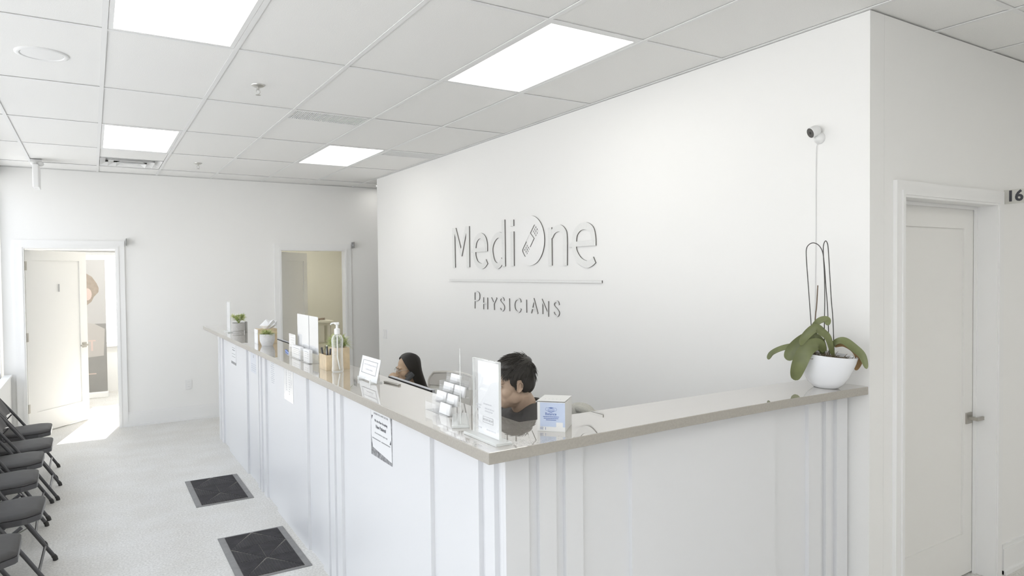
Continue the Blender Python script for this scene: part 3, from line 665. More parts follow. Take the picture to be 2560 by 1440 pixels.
for a, c in ((1.183, 1.259), (1.302, 1.374), (1.415, 1.492), (2.811, 2.905), (2.945, 2.985), (3.032, 3.117)):
    db().box(a, c, 1.931, 1.949, 0, 1.197).obj('batten', 'desk', t)
db().box(1.725, 2.571, 1.931, 1.949, 0, 1.197).obj('panel', 'desk', t)
db().box(1.165, 1.183, 1.931, 1.949, 0, 1.197).obj('corner_bead', 'desk', t)
# stone counter, its front edge slightly bowed as in the photo
front = [(1.040, 1.824), (1.34, 1.833), (1.64, 1.843), (1.94, 1.853), (2.24, 1.859), (2.54, 1.860), (2.84, 1.854), (3.1435, 1.842)]
poly = front + [(3.1435, 2.142), (1.355, 2.142), (1.355, 8.228), (1.040, 8.228)]
b = MB(); b.m = Matrix.Translation((-1.2, -2.0, 0))
v = [(x, y, 1.1985) for x, y in poly] + [(x, y, 1.2365) for x, y in poly]
n_ = len(poly); quads_top = []
fs = [(i, (i + 1) % n_, n_ + (i + 1) % n_, n_ + i) for i in range(n_)]
b.add(v, fs)
# cap the L as two convex pieces
k_in = 9
capA = [0, 1, 2, 3, 4, 5, 6, 7, 8, 9]; capB = [0, 9, 10, 11]
b.add(v, [tuple(i + n_ for i in capA), tuple(i + n_ for i in capB), tuple(reversed(capA)), tuple(reversed(capB))])
b.mi = [1] * n_ + [0, 0, 1, 1]
ct = b.obj('counter_top', ['top', 'topedge'], loc=(1.2, 2.0, 0))
bv = ct.modifiers.new('bevel', 'BEVEL'); bv.width = 0.002; bv.segments = 2; bv.limit_method = 'ANGLE'
bm = bmesh.new(); bm.from_mesh(ct.data); bmesh.ops.remove_doubles(bm, verts=bm.verts, dist=1e-5); bmesh.ops.recalc_face_normals(bm, faces=bm.faces); bm.to_mesh(ct.data); bm.free()
tag(ct, 'glossy beige stone counter running along the white desk in an L', 'counter top')
tag(MB().box(1.33, 1.66, 2.2, 7.9, 0.73, 0.76).obj('work_surface', 'desk'), 'low white work surface hidden behind the desk front', 'desk')

ZT = 1.2368
# ---- papers taped on the desk front
def notice(y1, y0, z0, z1, label, border=None, lines=(), pm='paper', x=1.165, title=None):
    t = thing('notice', label, 'notice', (x - 0.0008, (y0 + y1) / 2, (z0 + z1) / 2)); w_, h_ = y1 - y0, z1 - z0
    MB().box(-0.0006, 0.0, -w_ / 2, w_ / 2, -h_ / 2, h_ / 2).obj('sheet', pm, t)
    for zz, wd, hh, mm in lines:
        MB().box(-0.0012, -0.0006, -wd * w_ / 2, wd * w_ / 2, h_ * (zz - hh / 2), h_ * (zz + hh / 2)).obj('printed_line', mm, t)
    return t, w_, h_
nt_, w_, h_ = notice(7.20, 6.94, 0.925, 1.195, 'farthest notice on the desk front, with grey bands at top and bottom', lines=((0.44, 1, 0.1, 'inkgrey'), (-0.45, 1, 0.09, 'inkgrey'), (0.27, .7, .012, 'inkgrey'), (0.1, .6, .012, 'inkgrey'), (0.02, .5, .03, 'inkgrey'), (-0.12, .7, .012, 'inkgrey'), (-0.22, .7, .012, 'inkgrey')))
notice(6.325, 6.06, 0.945, 1.195, 'pale blue notice on the desk front with a thin framed text', pm='paperblue', x=1.183, lines=((0.40, .55, .015, 'inklt'), (0.33, .5, .012, 'inklt'), (0.08, .1, .10, 'inklt'), (-0.2, .75, .012, 'inklt'), (-0.27, .75, .012, 'inklt'), (-0.34, .75, .012, 'inklt'), (-0.41, .5, .012, 'inklt')))
notice(5.57, 5.35, 0.855, 1.195, 'long narrow notice full of small text lines on the desk front', x=1.183, lines=tuple((0.3 - 0.045 * k, .6 - .1 * (k % 3), .010, 'inklt') for k in range(12)))
t, w_, h_ = notice(5.015, 4.755, 0.905, 1.195, 'glossy white notice on the desk front right of the long text notice', pm='papergloss')
for yy, aa in ((0.06, .72), (-0.02, .8), (-0.07, .6)):
    for k in range(14): MB().box(-0.0012, -0.0006, yy - 0.008, yy + 0.008 * random.random(), h_ * (0.43 - aa * k / 14) - .004, h_ * (0.43 - aa * k / 14) + .003).obj('printed_mark', 'inklt', t)
t, w_, h_ = notice(3.22, 2.943, 0.905, 1.196, 'nearest notice on the desk front, asking for new patients, with grey photo corners', pm='photo')
sheet = [(-.135, .122), (-.03, .112), (.075, .128), (.136, .10), (.136, -.10), (.06, -.118), (-.04, -.108), (-.137, -.118), (-.137, 0.07)]
sheet = [(.136, .118), (-.10, .106), (-.128, .05), (-.1375, -.13), (.05, -.112), (.112, -.105), (.131, -.05)]
MB().prism(sheet, -0.0012, -0.0006, 'YZ').obj('text_sheet', 'paper', t)
T = lambda s_, sz, z, y=0, m='inkgrey', sx=1.0, sp=1.0, bo=0.0: text(s_, sz, 'lettering', m, t, face_negx(-0.0016, y, z), 0.0002, sx, sp=sp, bold=bo)
T('LOOKING FOR A FAMILY DOCTOR?', 0.0125, 0.066, 0.0, sx=0.95); T('We Are Now Accepting', 0.017, 0.032, 0, 'ink', bo=0.0002); T('New Patients!', 0.024, 0.004, 0, 'ink', bo=0.0004)
T('Ask our front desk how to register today!', 0.0098, -0.028, 0, sx=1.0)
fine = MB()
for a_, c_ in ((0.118, 0.012), (-0.006, -0.118)):
    y_ = a_
    while y_ > c_: fine.box(-0.0016, -0.0013, y_ - 0.006, y_, -0.061, -0.056); y_ -= 0.0075
fine.obj('fine_print', 'inkgrey', t)
MB().prism([(0.125, 0.052), (0.108, 0.052), (0.125, 0.030)], -0.0016, -0.0012, 'YZ').prism([(-0.112, -0.048), (-0.128, -0.048), (-0.128, -0.026)], -0.0016, -0.0012, 'YZ').obj('printed_mark', 'ink', t)

def scribble(b, y0, y1, z, h_, x=-0.0016, rng=random.Random(4)):
    """word-like marks for print too small to read, on a face towards -X"""
    y = y1
    while y > y0 + 0.004:
        w_ = rng.uniform(0.5, 1.6) * h_ * 2.2; w_ = min(w_, y - y0); b.box(x, x + 0.0003, y - w_, y, z - h_ / 2, z + h_ / 2); y -= w_ + h_ * 0.7
# ---- monitors behind the counter
def monitor(y0, y1, label):
    t = thing('monitor', label, 'monitor', (1.42, (y0 + y1) / 2, 0.761), 0, 'flat monitors behind the counter'); h_ = (y1 - y0) / 2
    MB().rbox(-0.08, 0.10, -0.12, 0.12, 0.0, 0.012, 0.02).box(-0.028, -0.012, -0.03, 0.03, 0.012, 0.25).obj('stand', 'blackplastic', t)
    MB().box(-0.012, 0.012, -h_, h_, 0.12, 0.4605).obj('screen_housing', 'blackplastic', t)
    MB().box(-0.012, 0.010, -h_ + 0.004, h_ - 0.004, 0.4605, 0.4625).obj('top_edge', 'inklt', t)
    MB().box(0.012, 0.0135, -h_ + 0.012, h_ - 0.012, 0.14, 0.45).obj('screen', 'greyplastic', t)
monitor(3.04, 3.60, 'black monitor whose top edge shows below the woman on the phone')
monitor(5.80, 6.44, 'dark monitor top edge between the tissue box and the leaflets')

# ---- acrylic sign holders on the counter
def t_sign(loc, rz, label, W=0.175, H=0.268, paper=True, group='upright clear acrylic sign holders'):
    """T-foot holder: panel lies in local YZ, faces local -X"""
    t = thing('sign_holder', label, 'sign holder', loc, rz, group)
    MB().rbox(-0.032, 0.032, -W / 2 - 0.025, W / 2 + 0.025, 0.0, 0.010, 0.004).obj('foot', 'acryledge', t)
    if not paper:
        MB().box(-0.0012, 0.0012, -W / 2, W / 2, 0.010, H).obj('clear_panel', 'acryl', t)
        MB().box(-0.0013, 0.0013, -W / 2 - 0.001, -W / 2, 0.010, H).box(-0.0013, 0.0013, W / 2, W / 2 + 0.001, 0.010, H).obj('panel_edge', 'acryledge', t); return t
    MB().box(-0.0045, -0.0025, -W / 2, W / 2, 0.010, H).box(0.0025, 0.0045, -W / 2, W / 2, 0.010, H).obj('clear_panel', 'acryl', t)
    MB().box(-0.0046, 0.0046, -W / 2 - 0.0015, -W / 2, 0.010, H).box(-0.0046, 0.0046, W / 2, W / 2 + 0.0015, 0.010, H).box(-0.0046, 0.0046, -W / 2, W / 2, H, H + 0.0015).obj('panel_edge', 'acryledge', t)
    if paper: MB().box(-0.0008, 0.0008, -W / 2 + 0.004, W / 2 - (0.004 if not paper == 2 else 0.03), 0.012, H - 0.006).obj('insert', 'papergloss', t)
    return t
t = t_sign((1.126, 1.985, ZT), 0, 'nearest upright acrylic sign holder with a white sheet, in front of the man', paper=2)
TT = lambda s_, sz, z, y=0, m='inkgrey', bo=0.0: text(s_, sz, 'lettering', m, t, face_negx(-0.0012, y, z), 0.0001, bold=bo)
b = MB()
for y0_, y1_, z_ in ((-.035, .02, .118), (-.05, .01, .103), (-.045, .01, .094), (.035, .07, .110), (.04, .07, .100), (-.06, .0, .032), (.03, .065, .032)): scribble(b, y0_, y1_, z_, .004, -0.0013)
b.obj('fine_print', 'inklt', t)
TT('BOOK NOW', .011, .064, -.01, 'inkgrey')
MB().box(-0.0012, -0.0009, -0.045, -0.0445 + 0.0015, .054, .075).box(-0.0012, -0.0009, 0.024, 0.0255, .054, .075).box(-0.0012, -0.0009, -0.045, 0.0255, .0735, .075).box(-0.0012, -0.0009, -0.045, 0.0255, .054, .0555).obj('printed_frame', 'inkgrey', t)
t_sign((1.176, 2.275, ZT), math.atan2(-0.46, 0.89), 'empty clear acrylic sign holder seen edge-on left of the man', paper=False)
t_sign((1.145, 7.19, ZT), math.radians(0), 'faint translucent sign holder at the far end of the counter', W=0.20, H=0.30, paper=True)

# tiered clear card holder
t = thing('card_holder', 'clear stepped acrylic holder with stacked business cards beside the nearest notice holder', 'card holder', (1.165, 2.47, ZT))
for k in range(4):
    z = 0.032 * k; x = 0.033 * k; c_ = 0.10
    MB().box(x, x + 0.0015, -c_, c_, z, z + 0.034).box(x, x + 0.032, -c_, -c_ + 0.0015, 0, z + 0.05).box(x, x + 0.032, c_ - 0.0015, c_, 0, z + 0.05).box(x, x + 0.032, -0.0007, 0.0007, z, z + 0.05).box(x, x + 0.034, -c_, c_, z, z + 0.0015).obj('tier', 'acryl', t)
    MB().box(x + 0.031, x + 0.033, -c_, c_, z, z + 0.055).obj('tier_back', 'acryl', t)
    for q in (-1, 1):
        if (k, q) in ((0, 1), (3, -1)): continue
        cd = MB(); cd.m = Matrix.Translation((x + 0.014, q * 0.05, z + 0.002)) @ Matrix.Rotation(math.radians(12), 4, 'Y'); cd.box(-0.003, 0.003, -0.044, 0.044, 0, 0.042)
        tag(cd.obj('card_stack', 'paper', loc=(1.165, 2.47, ZT)), 'white business cards in the %s step of the clear holder, %s half' % (('lowest', 'second lowest', 'second highest', 'top')[k], 'near' if q < 0 else 'far'), 'cards', 'card stacks in the stepped holder')

# small landscape sign
t = thing('desk_card', 'small white landscape card leaning back in a clear stand left of the woman', 'sign holder', (1.215, 3.405, ZT), math.radians(0))
Rm = Matrix.Rotation(math.radians(12), 4, 'Y')
b = MB(); b.m = Rm; b.box(-0.002, 0.0, -0.135, 0.135, 0.006, 0.125).obj('card', 'papergloss', t)
b = MB(); b.m = Rm; b.box(-0.0035, -0.0022, -0.137, 0.137, 0.004, 0.127).obj('clear_front', 'acryl', t)
b = MB(); b.m = Rm
b.box(-0.0044, -0.0037, -0.105, 0.105, 0.105, 0.107).box(-0.0044, -0.0037, -0.105, 0.105, 0.038, 0.040).box(-0.0044, -0.0037, -0.105, -0.103, 0.04, 0.105).box(-0.0044, -0.0037, 0.103, 0.105, 0.04, 0.105)
b.obj('printed_frame', 'inkgrey', t)
b = MB(); b.m = Rm; scribble(b, -0.085, 0.085, 0.085, 0.006, -0.0042); scribble(b, -0.05, 0.05, 0.060, 0.006, -0.0042); b.obj('faint_print', mat('ink_faint', (0.68, 0.68, 0.70), 0.6), t)
for q in (-1, 1): MB().box(-0.02, 0.045, q * 0.09 - 0.008, q * 0.09 + 0.008, 0, 0.006).box(-0.02, -0.017, q * 0.09 - 0.008, q * 0.09 + 0.008, 0.006, 0.02).obj('foot', 'acryledge', t)

# double leaflet holder (two tall sheets) and small text card
t = thing('leaflet_stand', 'tall clear stand with two white sheets side by side behind the pump bottle', 'sign holder', (1.20, 4.50, ZT))
for k, (y0, y1, m_) in enumerate(((4.462, 4.750, 'paper'), (4.250, 4.452, 'papergloss'))):
    MB().box(-0.001, 0.001, y0 - 4.5, y1 - 4.5, 0.055, 0.294).obj('sheet', m_, t)
    MB().box(-0.0025, -0.0018, y0 - 4.502, y1 - 4.498, 0.0, 0.296).obj('clear_panel', 'acryl', t)
MB().box(-0.0026, -0.0012, -0.0475, -0.0385, 0.06, 0.296).obj('divider', 'inkgrey', t)
for y0, y1 in ((-0.24, -0.06), (-0.03, 0.235)):
    MB().box(-0.065, -0.062, y0, y1, 0.004, 0.075).box(-0.065, 0.02, y0, y1, 0, 0.004).box(-0.065, 0.0, y0, y0 + 0.003, 0.004, 0.07).box(-0.065, 0.0, y1 - 0.003, y1, 0.004, 0.07).obj('pocket', 'acryl', t)
    MB().box(-0.05, -0.03, y0 + 0.02, y1 - 0.02, 0.005, 0.085).obj('leaflets', 'paper', t)
    b = MB()
    for k in range(4): b.box(-0.0508, -0.0502, y0 + 0.04, y1 - 0.05 - 0.01 * (k % 2), 0.070 - 0.013 * k, 0.072 - 0.013 * k)
    b.obj('printed_line', 'inkgrey', t)
t = thing('text_card', 'white card with grey text lines left of the two tall sheets', 'sign holder', (1.175, 4.80, ZT))
MB().box(-0.001, 0.001, -0.085, 0.085, 0.004, 0.150).obj('card', 'paper', t)
MB().box(-0.0025, -0.0017, -0.087, 0.087, 0.0, 0.152).box(-0.02, 0.03, -0.087, 0.087, 0, 0.003).obj('clear_stand', 'acryl', t)
b = MB()
for k in range(6): b.box(-0.0016, -0.0011, -0.06, 0.06 - 0.02 * (k % 3), 0.125 - 0.018 * k, 0.127 - 0.018 * k)
b.obj('printed_line', 'inkgrey', t)
b = MB(); b.tube([(1.20, 5.10, ZT + 0.006), (1.175, 4.915, ZT + 0.006)], 0.006, 8)
pn = tag(b.obj('pen', 'blueclip', smooth=True), 'blue pen lying on the counter left of the text card', 'pen')
MB().tube([(1.172, 4.90, ZT + 0.006), (1.175, 4.912, ZT + 0.006)], 0.0035, 8).obj('tip', 'whiteplastic', pn)
MB().box(1.196, 1.2, 5.03, 5.10, ZT + 0.012, ZT + 0.014).obj('clip', 'inkblue', pn)
t = thing('steel_clip', 'short silver metal clip lying on the counter before the monitor', 'clip', (1.285, 3.245, ZT), math.radians(8))
MB().tube([(0, -0.075, 0.004), (0, 0.075, 0.004)], 0.004, 8).obj('bar', 'nickel', t, True)
MB().box(0.003, 0.014, -0.07, 0.07, 0.0, 0.008).obj('jaw', 'alu', t)

# ---- pump bottle
t = thing('pump_bottle', 'tall clear sanitiser bottle with a white pump on the counter', 'bottle', (1.195, 3.845, ZT), math.radians(-10))
pr = [(0.0, 0.0), (0.030, 0.0), (0.0335, 0.006), (0.033, 0.02), (0.0315, 0.03), (0.0305, 0.10), (0.0315, 0.15), (0.0335, 0.178), (0.0325, 0.192), (0.024, 0.210), (0.0135, 0.216), (0.0135, 0.224)]
MB().lathe(pr, n=28, sy=1.0).obj('bottle_body', 'bottle', t, True)
MB().lathe([(0.0, 0.004), (0.027, 0.004), (0.027, 0.02), (0.026, 0.118), (0.0, 0.118)], n=24).obj('gel', 'gel', t, True)
MB().tube([(0, 0, 0.216), (0, 0, 0.085), (0.012, 0, 0.012)], 0.0035, 8).obj('dip_tube', 'whiteplastic', t, True)
MB().lathe([(0.0, 0.218), (0.0165, 0.218), (0.0165, 0.246), (0.013, 0.25), (0.007, 0.252), (0.007, 0.272), (0.0, 0.272)], n=20).obj('collar', 'whiteplastic', t, True)
MB().rbox(-0.013, 0.012, -0.009, 0.009, 0.272, 0.286, 0.004).tube([(-0.005, 0.003, 0.281), (-0.018, 0.012, 0.281), (-0.030, 0.020, 0.278), (-0.033, 0.022, 0.271)], 0.0045, 8).obj('pump_head', 'whiteplastic', t, True)

# ---- bamboo caddy with pens and a plant
t = thing('pen_caddy', 'pale bamboo organiser box behind the pump bottle', 'organiser', (1.205, 3.985, ZT))
def open_box(b, x0, x1, y0, y1, z0, z1, tk=0.006):
    b.box(x0, x1, y0, y1, z0, z0 + tk).box(x0, x0 + tk, y0, y1, z0 + tk, z1).box(x1 - tk, x1, y0, y1, z0 + tk, z1).box(x0 + tk, x1 - tk, y0, y0 + tk, z0 + tk, z1).box(x0 + tk, x1 - tk, y1 - tk, y1, z0 + tk, z1); return b
open_box(MB(), -0.055, 0.0, -0.07, 0.07, 0, 0.09).obj('low_tray', 'wood', t)
open_box(MB(), 0.0, 0.085, -0.07, 0.07, 0, 0.128).obj('tall_tray', 'wood', t)
for k, (x, y, dx, dy) in enumerate(((-0.035, 0.03, -0.012, 0.02), (-0.022, -0.005, -0.006, 0.012), (-0.03, -0.035, 0.008, -0.012), (-0.02, 0.045, 0.01, 0.02))):
    b = MB(); b.tube([(x, y, 0.008), (x + dx, y + dy, 0.125 + 0.01 * (k % 2))], 0.0055, 8)
    o = b.obj('pen', 'greyplastic' if k < 3 else 'whiteplastic', smooth=True, loc=(1.205, 3.985, ZT))
    tag(o, ('dark pen farthest from the viewer in the low tray of the bamboo organiser', 'dark pen in the middle of the low bamboo tray', 'dark pen nearest the pump bottle in the low bamboo tray', 'white pen in the low tray of the bamboo organiser')[k], 'pen', 'pens in the bamboo organiser')
    MB().box(x + dx - 0.001, x + dx + 0.001, y + dy - 0.008, y + dy - 0.005, 0.10, 0.128).obj('clip', 'ink', o)

def blades(b, c, n, lmin, lmax, spread, wd, droop=0.4, up=1.0, thick=False):
    for k in range(n):
        a = random.uniform(0, 2 * PI); L = random.uniform(lmin, lmax); el = random.uniform(*spread)
        d = Vector((math.cos(a) * math.cos(el), math.sin(a) * math.cos(el), math.sin(el) * up)); p = Vector(c); sd = d.cross(Vector((0, 0, 1)))
        sd = sd.normalized() if sd.length > 1e-3 else Vector((1, 0, 0)); nn = sd.cross(d).normalized(); vs = []; m_ = 4
        for i in range(m_ + 1):
            t_ = i / m_; q = p + d * L * t_ + Vector((0, 0, -droop * L * t_ * t_)); w2 = wd * (1 - t_) ** 0.7 + 0.0002
            vs += [tuple(q + sd * w2), tuple(q - sd * w2), tuple(q + nn * w2 * 0.35)]
        fs = []
        for i in range(m_): o_ = 3 * i; fs += [(o_, o_ + 1, o_ + 4, o_ + 3), (o_ + 1, o_ + 2, o_ + 5, o_ + 4), (o_ + 2, o_, o_ + 3, o_ + 5)]
        b.add(vs, fs)
    return b
def spiky(name, label, loc, pot_fn, n_tuft, centre_fn, lm, mats=('leafgrass', 'leaflight'), spread=(-0.3, 1.3), wd=0.0022, droop=0.25):
    t = thing(name, label, 'potted plant', loc); pot_fn(t)
    for mi, mm in enumerate(mats):
        b = MB()
        for k in range(n_tuft): blades(b, centre_fn(), 26, lm[0], lm[1], spread, wd, droop)
        o = b.obj('foliage', mm, t); o['kind'] = 'stuff'
    return t
# far grey pot
def pot_a(t):
    MB().lathe([(0.0, 0.0), (0.052, 0.0), (0.052, 0.018), (0.049, 0.019), (0.049, 0.022), (0.056, 0.023), (0.057, 0.098), (0.053, 0.098), (0.052, 0.088), (0.0, 0.086)], n=32).obj('pot', 'potgrey', t, True)
    MB().lathe([(0.0, 0.0865), (0.0515, 0.088), (0.0, 0.092)], n=20).obj('soil', 'soil', t, True)
    b = MB()
    for k in range(7): b.tube([(random.uniform(-.01, .01), random.uniform(-.01, .01), 0.088), (random.uniform(-.035, .035), random.uniform(-.035, .035), 0.135)], 0.003, 6)
    b.obj('stem', 'leafgrass', t)
spiky('potted_plant', 'spiky green plant in a smooth grey pot at the far end of the counter', (1.205, 7.02, ZT), pot_a, 15, lambda: (random.uniform(-.055, .055), random.uniform(-.055, .055), random.uniform(.125, .165)), (0.028, 0.050), spread=(-0.2, 1.4), wd=0.0022)
tag(MB().rbox(-0.010, 0.010, -0.02, 0.02, 0, 0.105, 0.004).obj('stone_stub', 'potgrey', loc=(1.283, 7.06, ZT)), 'grey upright block against the right side of the far grey pot', 'ornament')
# white ribbed pot
def pot_b(t):
    pr = [(0.0, 0.0), (0.040, 0.0)]
    for k in range(14):
        z = 0.004 + k * 0.0062; r = 0.042 + 0.014 * math.sin(min(1, k / 8) * PI / 2); pr += [(r + 0.0022, z + 0.0015), (r + 0.0022, z + 0.0035), (r - 0.0006, z + 0.0055)]
    pr += [(0.058, 0.094), (0.054, 0.094), (0.052, 0.082), (0.0, 0.080)]
    MB().lathe(pr, n=36).obj('pot', 'potwhite', t, True)
    MB().lathe([(0.0, 0.081), (0.053, 0.082), (0.0, 0.086)], n=20).obj('soil', 'soil', t, True)
spiky('potted_plant', 'grassy plant in a white ribbed pot in front of the tissue box', (1.175, 5.60, ZT), pot_b, 3, lambda: (random.uniform(-.03, .03), random.uniform(-.03, .03), 0.085), (0.06, 0.105), spread=(0.25, 1.2), wd=0.0045, droop=0.35)
def pot_c(t):
    MB().lathe([(0.0, 0.0), (0.028, 0.0), (0.034, 0.06), (0.030, 0.06), (0.0, 0.052)], n=24).obj('pot', 'potgrey', t, True)
    MB().tube([(0, 0, 0.05), (0.0, 0.0, 0.11)], 0.004, 6).obj('stem', 'leafgrass', t)
spiky('potted_plant', 'round fluffy green plant in the bamboo organiser behind the pump bottle', (1.245, 4.03, ZT + 0.0065), pot_c, 14, lambda: (random.uniform(-.03, .05), random.uniform(-.03, .035), random.uniform(.12, .17)), (0.04, 0.065), spread=(-0.5, 1.3), wd=0.0022)
# tissue box
t = thing('tissue_box', 'bamboo tissue box with a white tissue pulled out behind the ribbed pot', 'tissue box', (1.225, 5.83, ZT), math.radians(0))
MB().box(-0.085, 0.065, -0.06, 0.06, 0, 0.115).obj('box_body', 'wood', t)
MB().box(-0.0905, -0.085, -0.062, 0.062, 0, 0.117).obj('white_side', 'paper', t)
MB().box(-0.086, 0.066, -0.061, 0.061, 0.115, 0.119).obj('lid', 'wood', t)
b = MB(); R_ = random.Random(3)
ring = [Vector((0.03 * math.cos(2 * PI * k / 14), 0.02 * math.sin(2 * PI * k / 14), 0.119)) for k in range(14)]
r1 = [Vector((0.01 + 0.055 * math.cos(2 * PI * k / 14) * (1 + 0.3 * (k % 2)), 0.045 * math.sin(2 * PI * k / 14) * (1 - 0.3 * (k % 2)), 0.145)) for k in range(14)]
r2 = [Vector((0.03 + 0.05 * math.cos(2 * PI * k / 14), 0.03 * math.sin(2 * PI * k / 14) * (1 + 0.4 * (k % 2)), 0.17 + 0.012 * (k % 3))) for k in range(14)]
r3 = [Vector((0.045 + 0.012 * math.cos(2 * PI * k / 14), 0.01 * math.sin(2 * PI * k / 14), 0.178)) for k in range(14)]
b.loft([[tuple(p) for p in r] for r in (ring, r1, r2, r3)]).obj('tissue', 'paper', t)

# ---- box of masks
t = thing('mask_box', 'white and pale blue carton of face masks at the corner of the counter', 'box', (1.414, 1.993, ZT), math.radians(-47))
# local: front face looks along -Y after rotation chosen so that it faces the viewer
MB().box(-0.050, 0.050, -0.065, 0.065, 0.0, 0.104).obj('carton', 'boxwhite', t)
b = MB(); b.m = Matrix.Translation((0, 0.065, 0.1045)) @ Matrix.Rotation(math.radians(-1.2), 4, 'X'); b.box(-0.0505, 0.0505, -0.133, 0.0, 0.0, 0.0014).obj('lid_flap', 'boxwhite', t)
def ftx(x, z, y=-0.0656): return Matrix.Translation((x, y, z)) @ Matrix.Rotation(PI / 2, 4, 'X')
MB().box(-0.040, 0.0498, -0.0655, -0.0650, 0.017, 0.102).obj('blue_print', 'boxblue', t)
MB().box(0.018, 0.042, -0.0660, -0.0655, 0.015, 0.033).obj('white_label', 'boxwhite', t)
text('Balance', 0.0135, 'lettering', 'inkblue', t, ftx(-0.001, 0.062), 0.0003, bold=0.0001)
b = MB()
for k, wd_ in enumerate((0.028, 0.026, 0.018)):
    x_ = -wd_
    while x_ < wd_: q_ = random.uniform(0.003, 0.008); b.box(x_ - 0.001, min(x_ + q_, wd_), -0.0660, -0.0656, 0.0515 - 0.0058 * k, 0.0535 - 0.0058 * k); x_ += q_ + 0.0015
b.obj('fine_print', 'inkblue', t)
text('ASTM', 0.0048, 'lettering', 'inkblue', t, ftx(-0.034, 0.013), 0.0002); text('LEVEL', 0.0048, 'lettering', 'inkblue', t, ftx(-0.034, 0.008), 0.0002); text('1', 0.013, 'lettering', 'inkblue', t, ftx(-0.020, 0.010), 0.0002)
b = MB()
def FP(pts, y=-0.0660): b.prism(pts, y, y + 0.0005, 'XZ')
cx, cz = 0.0, 0.080
FP([(cx - .012, cz + .004), (cx, cz + .006), (cx + .012, cz + .004), (cx, cz + .001)])
FP([(cx - .012, cz - .006), (cx, cz - .010), (cx + .012, cz - .006), (cx + .012, cz - .008), (cx, cz - .0125), (cx - .012, cz - .008)])
for q in (0.0, -0.003): FP([(cx - .012, cz + q), (cx, cz - .003 + q), (cx + .012, cz + q), (cx + .012, cz + q - .0008), (cx, cz + q - .0038), (cx - .012, cz + q - .0008)])
for q in (-1, 1):
    b.tube([(cx + q * 0.012, -0.0658, cz + .004), (cx + q * 0.018, -0.0658, cz + .004), (cx + q * 0.0205, -0.0658, cz - .001), (cx + q * 0.018, -0.0658, cz - .006), (cx + q * 0.012, -0.0658, cz - .007)], 0.0004, 5)
b.obj('mask_emblem', 'inkblue', t)
b = MB()
for k in range(5): b.box(-0.03 + 0.014 * k, -0.0285 + 0.014 * k, -0.055, -0.02, 0.1075, 0.1079)
b.obj('top_print', 'inklt', t)

# ------------------------------------------------------------------ orchid
t = thing('potted_orchid', 'flowerless orchid in a white boat-shaped pot at the right end of the counter', 'potted plant', (2.965, 1.945, ZT))
def oring(a, bb, z, n=36, tilt=0.0):
    return [(bb * math.cos(2 * PI * k / n), a * math.sin(2 * PI * k / n), z + tilt * a * math.sin(2 * PI * k / n)) for k in range(n)]
rg = [oring(0.055, 0.040, 0.0), oring(0.062, 0.045, 0.003), oring(0.088, 0.060, 0.025), oring(0.112, 0.070, 0.058), oring(0.131, 0.077, 0.095), oring(0.145, 0.081, 0.130, tilt=.03), oring(0.153, 0.083, 0.158, tilt=.05), oring(0.150, 0.080, 0.160, tilt=.05), oring(0.134, 0.071, 0.128), oring(0.12, 0.062, 0.10)]
MB().loft(rg).obj('pot', 'ceramic', t, True)
MB().loft([oring(0.118, 0.06, 0.11), oring(0.134, 0.070, 0.134), oring(0.09, 0.045, 0.142), oring(0.02, 0.012, 0.145)]).obj('soil', 'soil', t, True)
b = MB(); rr = random.Random(11)
for k in range(150):
    a = rr.uniform(0, 2 * PI); q = math.sqrt(rr.random()); x, y = 0.062 * q * math.cos(a), 0.122 * q * math.sin(a); z = 0.142 + 0.016 * rr.random() * (1 - q)
    p = [Vector((x, y, z))]
    dd = Vector((rr.uniform(-1, 1), rr.uniform(-1, 1), rr.uniform(-.1, .5))).normalized()
    for i in range(4):
        dd = (dd + Vector((rr.uniform(-.8, .8), rr.uniform(-.8, .8), rr.uniform(-.5, .3)))).normalized(); p.append(p[-1] + dd * 0.010)
    p = [Vector((v_.x, v_.y, max(v_.z, 0.14))) for v_ in p]
    b.tube(p, 0.0011, 4)
o = b.obj('moss', 'moss', t); o['kind'] = 'stuff'
OX, OY, OZ = 2.965, 1.945, ZT
def oleaf(pts, wd, x0, x1, m_, face=(-1, 0, 0.3), nm='leaf', fold=0.25):
    P = spline([((x0[i] if isinstance(x0, list) else x0 + (x1 - x0) * i / (len(pts) - 1)) - OX, p[0] - OY, p[1] - OZ) for i, p in enumerate(pts)], 8); n = len(P); rings = []
    fc = Vector(face)
    for i, p in enumerate(P):
        tt = (P[min(i + 1, n - 1)] - P[max(i - 1, 0)]).normalized(); sd = tt.cross(fc).normalized(); nn = sd.cross(tt).normalized()
        s_ = i / (n - 1); w2 = wd / 2 * ((0.26 + 0.74 * math.sin(PI / 2 * s_ / 0.6)) if s_ < 0.6 else math.sqrt(max(0.012, 1 - ((s_ - 0.6) / 0.4) ** 2.4)))
        th = 0.0012
        row = [p + sd * w2 + nn * w2 * fold, p + sd * w2 * 0.5 + nn * w2 * fold * 0.35, p, p - sd * w2 * 0.5 + nn * w2 * fold * 0.35, p - sd * w2 + nn * w2 * fold]
        rings.append([tuple(q + nn * th) for q in row] + [tuple(q - nn * th) for q in reversed(row)])
    MB().loft(rings).obj(nm, m_, t, True)
oleaf([(1.955, 1.40), (2.00, 1.425), (2.055, 1.428), (2.152, 1.409), (2.222, 1.376), (2.244, 1.342)], 0.034, 2.965, 2.93, 'leaf', (-0.75, -0.4, 0.75))
oleaf([(1.96, 1.40), (2.064, 1.445), (2.109, 1.443), (2.139, 1.432), (2.174, 1.409)], 0.028, 2.98, 3.03, 'leaf', (-0.75, -0.4, 0.8))
